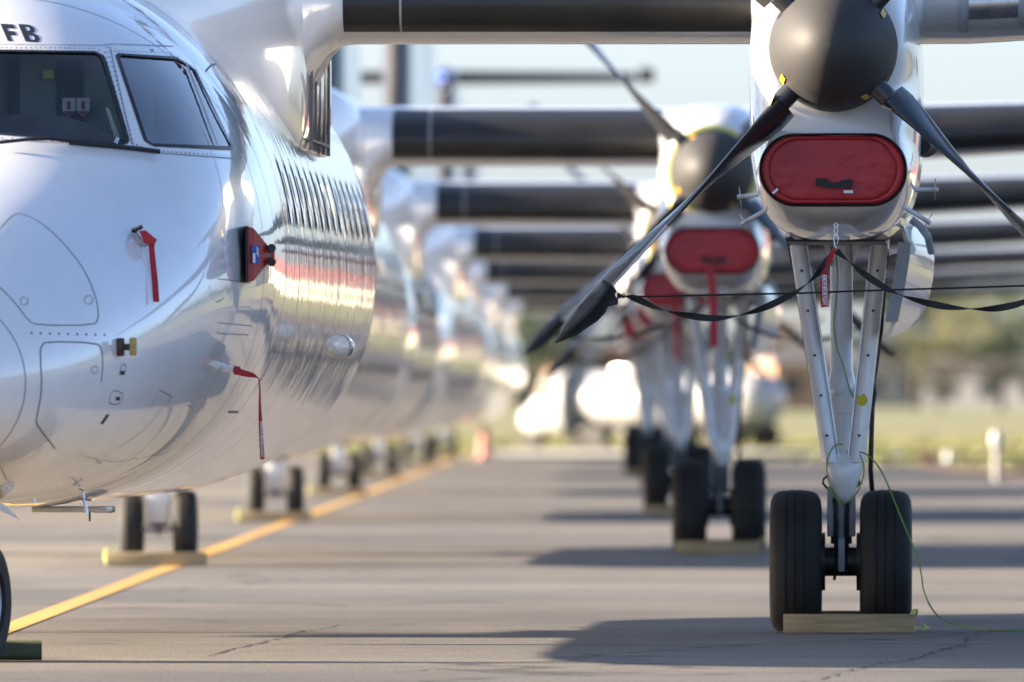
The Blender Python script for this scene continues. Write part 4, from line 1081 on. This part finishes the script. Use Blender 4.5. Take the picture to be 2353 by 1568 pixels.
# webbing strap from the bag up to the hook and away to the right
dS = prop_w.y + .06
def strap(name, pts, label, twist, w0=.034):
    P = smooth_closed([Vector((x, y_, 0)) for x, y_ in pts], 3, False); P = resample(P, 9)
    e_ = empty(name, W(pts[0][0], pts[0][1], dS)); path = [W(p.x, p.y, dS) - e_.location for p in P]; n = len(path)
    ns = []
    for i in range(n):
        t = (path[min(i + 1, n - 1)] - path[max(i - 1, 0)]).normalized(); a_ = t.cross(Vector((0, 1, 0))).normalized()
        f = twist * i / n; ns.append(a_ * cos(f) + Vector((0, 1, 0)) * sin(f))
    m_ = MB(); m_.ribbon(path, w0, ns, .002); m_.build('webbing', M['webbing'], e_, ang=60); tag(e_, label, 'strap'); return e_
e1 = strap('propeller_strap', [(1418, 680), (1440, 681), (1462, 686), (1510, 710), (1570, 724), (1640, 734), (1710, 724), (1770, 703), (1838, 667), (1880, 630), (1905, 592), (1921, 577)], 'twisted black strap sagging from the blade bag up to the nacelle hook', 15)
e2 = strap('propeller_strap', [(1922, 577), (1950, 601), (1985, 630), (2030, 660), (2070, 680), (2130, 697), (2180, 707), (2240, 711), (2290, 710), (2353, 697), (2420, 660), (2480, 600), (2520, 545)], 'twisted black strap running from the nacelle hook to the right edge', 14)
mb = MB(); e = empty('tie_rope', W(1418, 681, dS - .02)); mb.tube([W(x, y_, dS - .02) - e.location for x, y_ in ((1418, 681), (1470, 682), (1650, 678), (1840, 674), (2000, 668), (2200, 662), (2353, 657), (2500, 655))], .0048, 8); mb.build('cord', M['webbing'], e)
mb = MB(); mb.lathe([(-.012, .012), (.012, .012), (.012, .007), (-.012, .007)], W(1432, 680, dS - .02) - e.location, (0, 1, 0), 14, closed=True); mb.build('buckle', M['dark'], e); tag(e, 'thin taut black rope stretched level across the landing gear', 'rope')
# hook chain
dh = dS
e = empty('hook_chain', W(1921, 512, dh)); mb = MB()
for i in range(3):
    y0_ = 512 + i * 12
    pts = [W(1921 + dx, y0_ + dy_, dh) - e.location for dx, dy_ in ((0, 0), (4, 4), (4, 9), (0, 13), (-4, 9), (-4, 4), (0, 0))]; mb.tube(pts, .0028, 6)
mb.tube([W(x, y_, dh) - e.location for x, y_ in ((1921, 538), (1926, 548), (1924, 562), (1921, 572), (1917, 560), (1916, 548), (1921, 538))], .0035, 6); mb.build('links', M['steel'], e)
tag(e, 'small steel snap hook chain hanging under the nearest engine intake', 'hook')
# streamer on the hook
e = empty('streamer', W(1918, 575, dh - .02)); pth = [EP(e, x, y_, dh - .02) for x, y_ in ((1920, 572), (1914, 580), (1906, 598), (1899, 614), (1896, 626), (1894, 650), (1894, 690), (1896, 706))]
mb = MB(); mb.ribbon(pth, [.010, .024, .028, .012, .034, .040, .040, .038], [(1, 0, .3), (1, .2, .3), (1, .3, .2), (.6, .8, 0), (1, .2, 0), (1, .15, 0), (1, .15, 0), (1, .15, 0)], .002); mb.build('band', M['redtag'], e)
put_text('REMOVE BEFORE FLIGHT', .034, EP(e, 1894.5, 667, dh - .031), (.025, 0, -1), (1, 0, .025), M['whitetext'], e, offset=.0008, length=.150)
tag(e, 'red remove-before-flight streamer hanging from the engine hook', 'streamer')
# red streamers on the covers of the second and third aircraft
for k, lab in ((1, 'blurred red streamer below the second engine intake'), (2, 'blurred red streamer below the third engine intake')):
    b0 = TM(k) @ Vector((NX - .02, 7.50, 2.22)); e = empty('streamer', b0); pth = [Vector((0, 0, 0)), Vector((.02, -.02, -.12)), Vector((.03, -.02, -.3)), Vector((.035, -.02, -.62))]
    mb = MB(); mb.ribbon(pth, [.06, .07, .07, .065], [(1, .2, 0)] * 4, .003); mb.build('band', M['redtag'], e); tag(e, lab, 'streamer')
# straps of the aircraft behind
for k in (1, 2, 3):
    Pm = TM(k); hub = Pm @ Vector((NX, 7.46, HUBZ)); A2 = radians(223 + [0, 2.5, -2, 3][k]); u1 = Vector((sin(A2), 0, cos(A2))) * 1.75
    e = empty('propeller_strap', hub + u1); hk = Pm @ Vector((NX, 7.6, 1.95)) - e.location; path = []
    for i in range(17):
        t = i / 16; p = hk * t; p.z -= .28 * 4 * t * (1 - t) * .5; path.append(p)
    mb = MB(); mb.ribbon(path, .034, [(0, cos(i * .8), sin(i * .8)) for i in range(17)], .002)
    rr = [hk + Vector((1.5 * i / 10, 0, -.35 * (4 * (i / 10) * (1 - i / 10)) + .1 * i / 10)) for i in range(11)]; mb.ribbon(rr, .034, [(0, cos(i * .8), sin(i * .8)) for i in range(11)], .002)
    mb.build('webbing', M['webbing'], e); tag(e, f'blurred black strap tying the propeller of the {ORD[k]} aircraft', 'strap')
    e = empty('blade_tip_cover', hub + u1 * 1.12); mb = MB(); RR = Matrix.Rotation(A2, 3, 'Y')
    rings = [[RR @ Vector((cos(2 * pi * q / 16) * kx, sin(2 * pi * q / 16) * .14 + .05, r)) + hub - e.location for q in range(16)] for r, kx in ((1.6, .045), (1.7, .055), (1.85, .05), (1.95, .03), (2.0, .006))]
    mb.loft(rings); mb.build('bag', M['cloth'], e); tag(e, f'blurred black bag on the lower-left blade tip of the {ORD[k]} aircraft', 'blade cover')
# green cord from the nacelle round the strut and down to the apron
dC = (M0 @ Vector((NX, GY, 0))).y
e = empty('green_cord', W(1925, 1040, dC - .3)); mb = MB()
def cordpath(pts): return [W(x, y_, d) - e.location for x, y_, d in pts]
mb.tube(smooth_closed(cordpath([(1921, 580, dC - .1), (1926, 640, dC - .12), (1920, 700, dC - .12), (1915, 750, dC - .12), (1922, 800, dC - .12), (1938, 840, dC - .12), (1950, 890, dC - .1), (1962, 915, dC - .02), (1968, 930, dC)]), 2, False), .0035, 6)
mb.tube(smooth_closed(cordpath([(1936, 1022, dC - .22), (1922, 1020, dC - .24), (1908, 1036, dC - .26), (1898, 1066, dC - .27), (1904, 1110, dC - .27), (1918, 1145, dC - .27), (1938, 1160, dC - .27), (1962, 1145, dC - .27), (1978, 1115, dC - .27), (1986, 1090, dC - .26), (1984, 1065, dC - .25), (1976, 1045, dC - .22)]), 2, False), .0038, 6)
gd = 1.2 * F / (1449 - VY)
mb.tube(smooth_closed(cordpath([(1976, 1038, dC - .22), (1996, 1046, dC - .3), (2022, 1075, dC - .36), (2045, 1125, dC - .40), (2062, 1170, dC - .44), (2085, 1225, dC - .44), (2105, 1270, dC - .46), (2118, 1320, dC - .48), (2120, 1355, dC - .5), (2140, 1400, dC - .5), (2165, 1425, gd - .9 + .9), (2220, 1443, gd), (2290, 1449, gd - .4), (2353, 1448, gd - .4), (2440, 1440, gd)]), 2, False), .0042, 6)
mb.build('cord', M['cord'], e); tag(e, 'thin green cord looped round the landing gear and trailing over the apron', 'cord')
e = empty('rope_end', W(2098, 1449, 1.2 * F / (1449 - VY))); mb = MB()
mb.tube([Vector((0, 0, .02)), Vector((.03, -.02, .012)), Vector((.06, 0, .008)), Vector((.085, .03, .012)), Vector((.07, .05, .02)), Vector((.06, .02, .03))], .005, 6); mb.build('strands', M['rope'], e); tag(e, 'frayed pale yellow rope end lying beside the main wheel chock', 'rope')

# ------------------------------------------------------------ background vegetation
M['leaf1'] = mat('dark_green_leaves', (.060, .085, .038), .6, var=.45, vs=1.2)
M['leaf2'] = mat('olive_leaves', (.12, .12, .05), .6, var=.4, vs=1.2)
M['leaf3'] = mat('autumn_leaves', (.16, .085, .03), .65, var=.4, vs=1.2)
M['bark'] = mat('grey_bark', (.10, .08, .06), .9, var=.3, vs=6, bump=.02, bs=8)
def tree_meshes(seed, h, w, m):
    r = random.Random(seed); t = MB(); tips = []
    t.tube([(0, 0, 0), (.05, 0, h * .2), (.0, .05, h * .45), (.1, 0, h * .75)], [h * .035, h * .028, h * .02, h * .008], 8)
    for i in range(9):
        a = r.uniform(0, 2 * pi); z = h * r.uniform(.25, .65); l_ = w * r.uniform(.3, .5)
        p1 = Vector((cos(a) * l_ * .5, sin(a) * l_ * .5, z + l_ * .35)); p2 = Vector((cos(a) * l_, sin(a) * l_, z + l_ * .6))
        t.tube([(0, 0, z), p1, p2], [h * .014, h * .009, h * .004], 6); tips.append(p2)
    c = MB(); cl = []
    for i in range(26):
        a = r.uniform(0, 2 * pi); q = r.random() ** .6; zz = r.uniform(.3, 1)
        prof = sin(min(1, (zz - .22) / .6) * pi / 2) * (1 - max(0, zz - .7) * 2.0)
        cl.append((Vector((cos(a) * q * w * .5 * prof, sin(a) * q * w * .5 * prof, zz * h)), w * r.uniform(.10, .2)))
    for cc, rad in cl:
        for i in range(70):
            d = Vector((r.gauss(0, 1), r.gauss(0, 1), r.gauss(0, .8))); d = d.normalized() * rad * r.random() ** .4; p = cc + d
            s_ = h * r.uniform(.012, .024); u_ = Vector((r.gauss(0, 1), r.gauss(0, 1), r.gauss(0, 1))).normalized(); v_ = u_.orthogonal().normalized()
            c.add([p - u_ * s_, p + v_ * s_ * .7, p + u_ * s_, p - v_ * s_ * .7], [(0, 1, 2, 3)])
    return t.mesh('trunk', M['bark']), c.mesh('crown', m, smooth=False)
TV = [tree_meshes(11, 6.0, 5.5, M['leaf1']), tree_meshes(12, 5.0, 6.0, M['leaf2']), tree_meshes(13, 5.5, 4.6, M['leaf3'])]
def tree(px, d, v, s_, label, sq=1.0):
    d *= 3.3; s_ *= 4.3; e_ = empty('tree', W(px, VY, d)); e_.location.z = -.06; e_.scale = (s_ * sq, s_ * sq, s_); e_.rotation_euler = (0, 0, random.uniform(0, 6))
    link('trunk', TV[v][0], e_); link('crown', TV[v][1], e_); tag(e_, label, 'tree', 'trees beyond the airfield'); return e_
TREES = [(1232, 640, 0, .55, 'dark green tree right of the far end of the aircraft row', 1.0), (1285, 700, 0, .50, 'dark tree beside the far blade tips, right of the row', 1.0),
         (1180, 760, 0, .62, 'dark tree half hidden behind the farthest aircraft noses', 1.1), (1350, 820, 1, .55, 'olive tree behind the white tanker', 1.2),
         (1530, 840, 2, .60, 'rust coloured tree behind the blurred landing legs', 1.0), (1760, 800, 2, .62, 'rust coloured tree left of the nearest gear leg', 1.2),
         (2110, 760, 0, .66, 'dark tree just right of the nearest landing gear', 1.3), (2190, 720, 1, .66, 'broad olive tree in the right background', 1.1),
         (2245, 800, 0, .72, 'tall dark tree towards the right edge', 1.2), (2330, 760, 0, .86, 'largest dark tree at the right edge', 1.3), (2160, 640, 1, .38, 'low olive bush below the broad tree', 1.4), (2300, 640, 0, .34, 'low dark bush near the right edge', 1.6)]
for a in TREES: tree(*a)
def wood(name, pts, n, h, m, label):
    c = MB(); r = random.Random(5)
    for i in range(n):
        t = r.random() * (len(pts) - 1); j = int(t); a, b_ = Vector(pts[j]), Vector(pts[j + 1]); p = a.lerp(b_, t - j)
        base_h = h * (.65 + .35 * sin(t * 9.1) * sin(t * 23.7))
        p = Vector((p.x + r.gauss(0, 4), p.y + r.gauss(0, 4), base_h * r.random() ** .7 - .1)); s_ = r.uniform(.5, 1.3) * (2 if h > 10 else 1)
        u_ = Vector((r.gauss(0, 1), r.gauss(0, 1), r.gauss(0, 1))).normalized(); v_ = u_.orthogonal().normalized()
        c.add([p - u_ * s_, p + v_ * s_, p + u_ * s_, p - v_ * s_], [(0, 1, 2, 3)])
    o = c.build(name, m, smooth=False); kind(o, 'stuff'); tag(o, label, 'wood'); return o
wood('distant_wood', [(-700, 3400, 0), (-100, 3300, 0), (100, 3350, 0), (900, 3100, 0)], 9000, 15.0, M['leaf1'], 'far band of dark trees along the horizon')
wood('distant_wood', [(-240, -140, 0), (0, -190, 0), (200, -150, 0), (260, 60, 0), (240, 400, 0), (190, 800, 0)], 12000, 9.0, M['leaf1'], 'wood behind the viewer, mirrored in the paintwork')
# rough grass tufts where the field meets the apron
c = MB(); r = random.Random(9)
for i in range(16000):
    d = r.uniform(235, 560); x = (r.uniform(-700, 1100)) / F * d
    ex = 9 if d < 222 else pchip([(222, 8.2), (250, 6.6), (281, 6.3), (313, 5.7), (336, 4.0), (343, 1.4), (352, -1.1), (380, -8)], d)
    if d < 380 and x < ex + .3: continue
    if -2.6 < x < 6.2 and 352 < d < 404: continue
    h = r.uniform(.03, .10); a = r.uniform(0, pi); w = r.uniform(.03, .07)
    c.add([(x - cos(a) * w, d - sin(a) * w, -.06), (x + cos(a) * w, d + sin(a) * w, -.06), (x + r.gauss(0, .04), d, -.06 + h + .05)], [(0, 1, 2)])
o = c.build('rough_grass', M['grass'], smooth=False); kind(o, 'stuff'); tag(o, 'rough dry grass along the far edge of the apron', 'grass')

# ------------------------------------------------------------ buildings
M['cream'] = mat('cream_render_wall', (.33, .30, .25), .8, var=.06, vs=.8)
M['tan'] = mat('tan_brick_wall', (.42, .25, .15), .85, var=.12, vs=1.5)
M['greywall'] = mat('grey_cladding', (.34, .33, .32), .7, var=.08, vs=.7)
M['redroof'] = mat('red_brown_roof', (.085, .014, .018), .7, var=.15, vs=.8)
M['greyroof'] = mat('grey_brown_roof', (.17, .15, .14), .7, var=.15, vs=.8)
M['pane'] = mat('dark_house_window', (.03, .035, .04), .08, coat=.6)
def house(name, px, d, w, dep, h, rh, wm_, rm, label, rz=0., wins=3):
    d, w, dep, h, rh = d * 3.3, w * 3.3, dep * 1.6, h * 3.0, rh * 3.0
    e_ = empty(name, W(px, VY, d), rz); e_.location.z = -.06
    m_ = MB(); m_.box((0, 0, h / 2), (w, dep, h)); m_.build('wall', wm_, e_, smooth=False)
    m_ = MB(); o = .35
    m_.add([(-w / 2 - o, -dep / 2 - o, h), (w / 2 + o, -dep / 2 - o, h), (w / 2 + o, dep / 2 + o, h), (-w / 2 - o, dep / 2 + o, h), (-w / 2 + .6, 0, h + rh), (w / 2 - .6, 0, h + rh)], [(0, 1, 5, 4), (2, 3, 4, 5), (0, 4, 3), (1, 2, 5), (3, 2, 1, 0)])
    m_.build('roof', rm, e_, smooth=False)
    for i in range(wins):
        x = -w / 2 + w * (i + .5) / wins; m_ = MB(); m_.box((x, -dep / 2 - .03, h * .55), (w / wins * .5, .06, h * .42)); m_.build('window', M['pane'], e_, smooth=False)
    m_ = MB(); m_.box((w / 2 + .03, 0, h * .45), (.06, .9, h * .85)); m_.build('door', M['pane'], e_, smooth=False)
    tag(e_, label, 'building', 'low buildings beyond the grass'); return e_
house('bungalow', 1840, 620, 2.9, 8, 1.9, .7, M['tan'], M['greyroof'], 'tan bungalow left of the nearest gear leg', .2, 2)
house('bungalow', 1450, 900, 9, 8, 2.4, 1.2, M['tan'], M['redroof'], 'tan bungalow with red roof behind the blurred gear legs', .1, 3)
house('bungalow', 2290, 680, 5.5, 7, 1.5, .9, M['greywall'], M['greyroof'], 'grey bungalow with pale wall at the right edge', -.2, 3)
house('bungalow', 2090, 900, 7, 8, 2.2, 1.3, M['cream'], M['greyroof'], 'cream bungalow behind the tree right of the gear', .1, 3)
# long terminal right of the picture, mirrored in the rippled cabin skin
e = empty('terminal_building', (52, 560, -.06), radians(-86)); m_ = MB(); m_.box((0, 0, 1.9), (330, 14, 3.8)); m_.build('wall', M['cream'], e, smooth=False)
m_ = MB(); m_.box((0, 0, 5.0), (333, 16, 2.4)); m_.build('roof', M['redroof'], e, smooth=False)
for i in range(26):
    m_ = MB(); m_.box((-155 + i * 12.3, -7.03, 1.9), (4.2, .06, 1.6)); m_.build('window', M['pane'], e, smooth=False)
tag(e, 'long cream building with a red fascia mirrored in the cabin side', 'building')

# ------------------------------------------------------------ tanker truck, markers
M['vwhite'] = mat('white_vehicle_paint', (.42, .41, .40), .3, coat=.6)
dV = 430.; e = empty('tanker_truck', W(1500, VY, dV), radians(-42)); e.location.z = -.05; e.scale = (1.25, 1.25, 1.12)
def VP(x, z): return ((x - 1500) / F * dV, z)
m_ = MB(); rings = []
for x, hw, z0, z1 in ((1228, .5, .35, .72), (1236, .8, .30, .95), (1262, .9, .30, 1.08), (1276, .95, .30, 1.25), (1294, .95, .30, 1.72), (1330, .95, .30, 1.80), (1345, .93, .30, 1.78)):
    X = VP(x, 0)[0]; rings.append([Vector((X, hw * math.copysign(abs(cos(a)) ** .4, cos(a)), (z0 + z1) / 2 + (z1 - z0) / 2 * math.copysign(abs(sin(a)) ** .4, sin(a)))) for a in [2 * pi * k / 24 for k in range(24)]])
m_.loft(rings); m_.build('cab', M['vwhite'], e, ang=50)
m_ = MB(); m_.loft([[Vector((VP(x, 0)[0], -.97, z)) for x, z in ((1284, 1.15), (1299, 1.6), (1325, 1.65), (1328, 1.15))], [Vector((VP(x, 0)[0], -.93, z)) for x, z in ((1284, 1.15), (1299, 1.6), (1325, 1.65), (1328, 1.15))]]); m_.build('cab_window', M['pane'], e, smooth=False)
m_ = MB(); L0, L1 = VP(1338, 0)[0], VP(1800, 0)[0]
m_.lathe([(L0, .1), (L0 + .08, .5), (L0 + .25, .63), (L0 + .6, .66), (L1 - .7, .66), (L1 - .3, .60), (L1 - .08, .42), (L1, .1)], (0, 0, 1.12), (1, 0, 0), 32); m_.build('tank', M['vwhite'], e, ang=50)
m_ = MB(); m_.box(((L0 + L1) / 2 - .4, 0, .42), (L1 - L0 - .4, 1.3, .14)); m_.build('chassis', M['dark'], e, smooth=False)
for x in (1262, 1420, 1640, 1720):
    for s2 in (-1, 1):
        c_ = Vector((VP(x, 0)[0], s2 * .72, .30)); m_ = MB(); m_.lathe([(-.11, .16), (-.12, .29), (-.08, .32), (.08, .32), (.12, .29), (.11, .16)], c_, (0, 1, 0), 24); m_.build('wheel', M['tyre'], e)
m_ = MB(); m_.bevbox((VP(1440, 0)[0], 0, 1.82), (.5, .4, .08), .02); m_.build('tank_hatch', M['steel'], e)
tag(e, 'overexposed white tanker truck between the aircraft row and the gear legs', 'truck')
M['orange'] = mat('orange_marker_plastic', (.50, .22, .10), .5, var=.1, vs=5)
M['pinkred'] = mat('faded_red_marker', (.50, .17, .13), .5, var=.1, vs=5)
def marker(name, px, base_y, h, r, m, label, cat, cap=None):
    d = 1.2 * F / (base_y - VY); e_ = empty(name, W(px, base_y, d)); e_.location.z = 0 if px < 1300 else -.04
    q = MB(); q.lathe([(0, r * 1.5), (.03, r * 1.5), (.035, r), (h * .6, r * .72), (h, r * .45)], (0, 0, 0), (0, 0, 1), 20); q.build('body', m, e_)
    q = MB(); q.lathe([(h * .45, r * .82), (h * .62, r * .75)], (0, 0, 0), (0, 0, 1), 20); q.build('reflective_band', cap or M['whitetext'], e_); tag(e_, label, cat, 'markers along the apron edge')
marker('bollard', 1113, 1052, .70, .14, M['pinkred'], 'faded red bollard standing past the end of the aircraft row', 'bollard', M['pinkred'])
marker('edge_marker', 2133, 1072, .36, .16, M['orange'], 'orange cone marker on the grass edge, right background', 'marker', M['orange'])
marker('edge_marker', 1925, 1066, .24, .10, M['grey'], 'pale grey cone marker left of the nearest gear leg', 'marker')
marker('edge_marker', 2180, 1062, .26, .11, M['grey'], 'pale grey cone marker right of the orange one', 'marker')
marker('edge_marker', 2060, 1052, .24, .10, M['grey'], 'pale grey cone marker just right of the black hose', 'marker')
dL = 1.2 * F / (1105 - VY); e = empty('marker_post', W(2290, 1105, dL)); e.location.z = -.04
m_ = MB(); m_.tube([(0, 0, 0), (0, 0, .52)], .05, 12); m_.build('post', M['greywall'], e)
m_ = MB(); m_.lathe([(.50, .05), (.55, .085), (.68, .09), (.76, .07), (.8, .02)], (0, 0, 0), (0, 0, 1), 16); m_.build('lamp_head', M['grey'], e); tag(e, 'short pinkish post with a white head at the right edge', 'marker post')
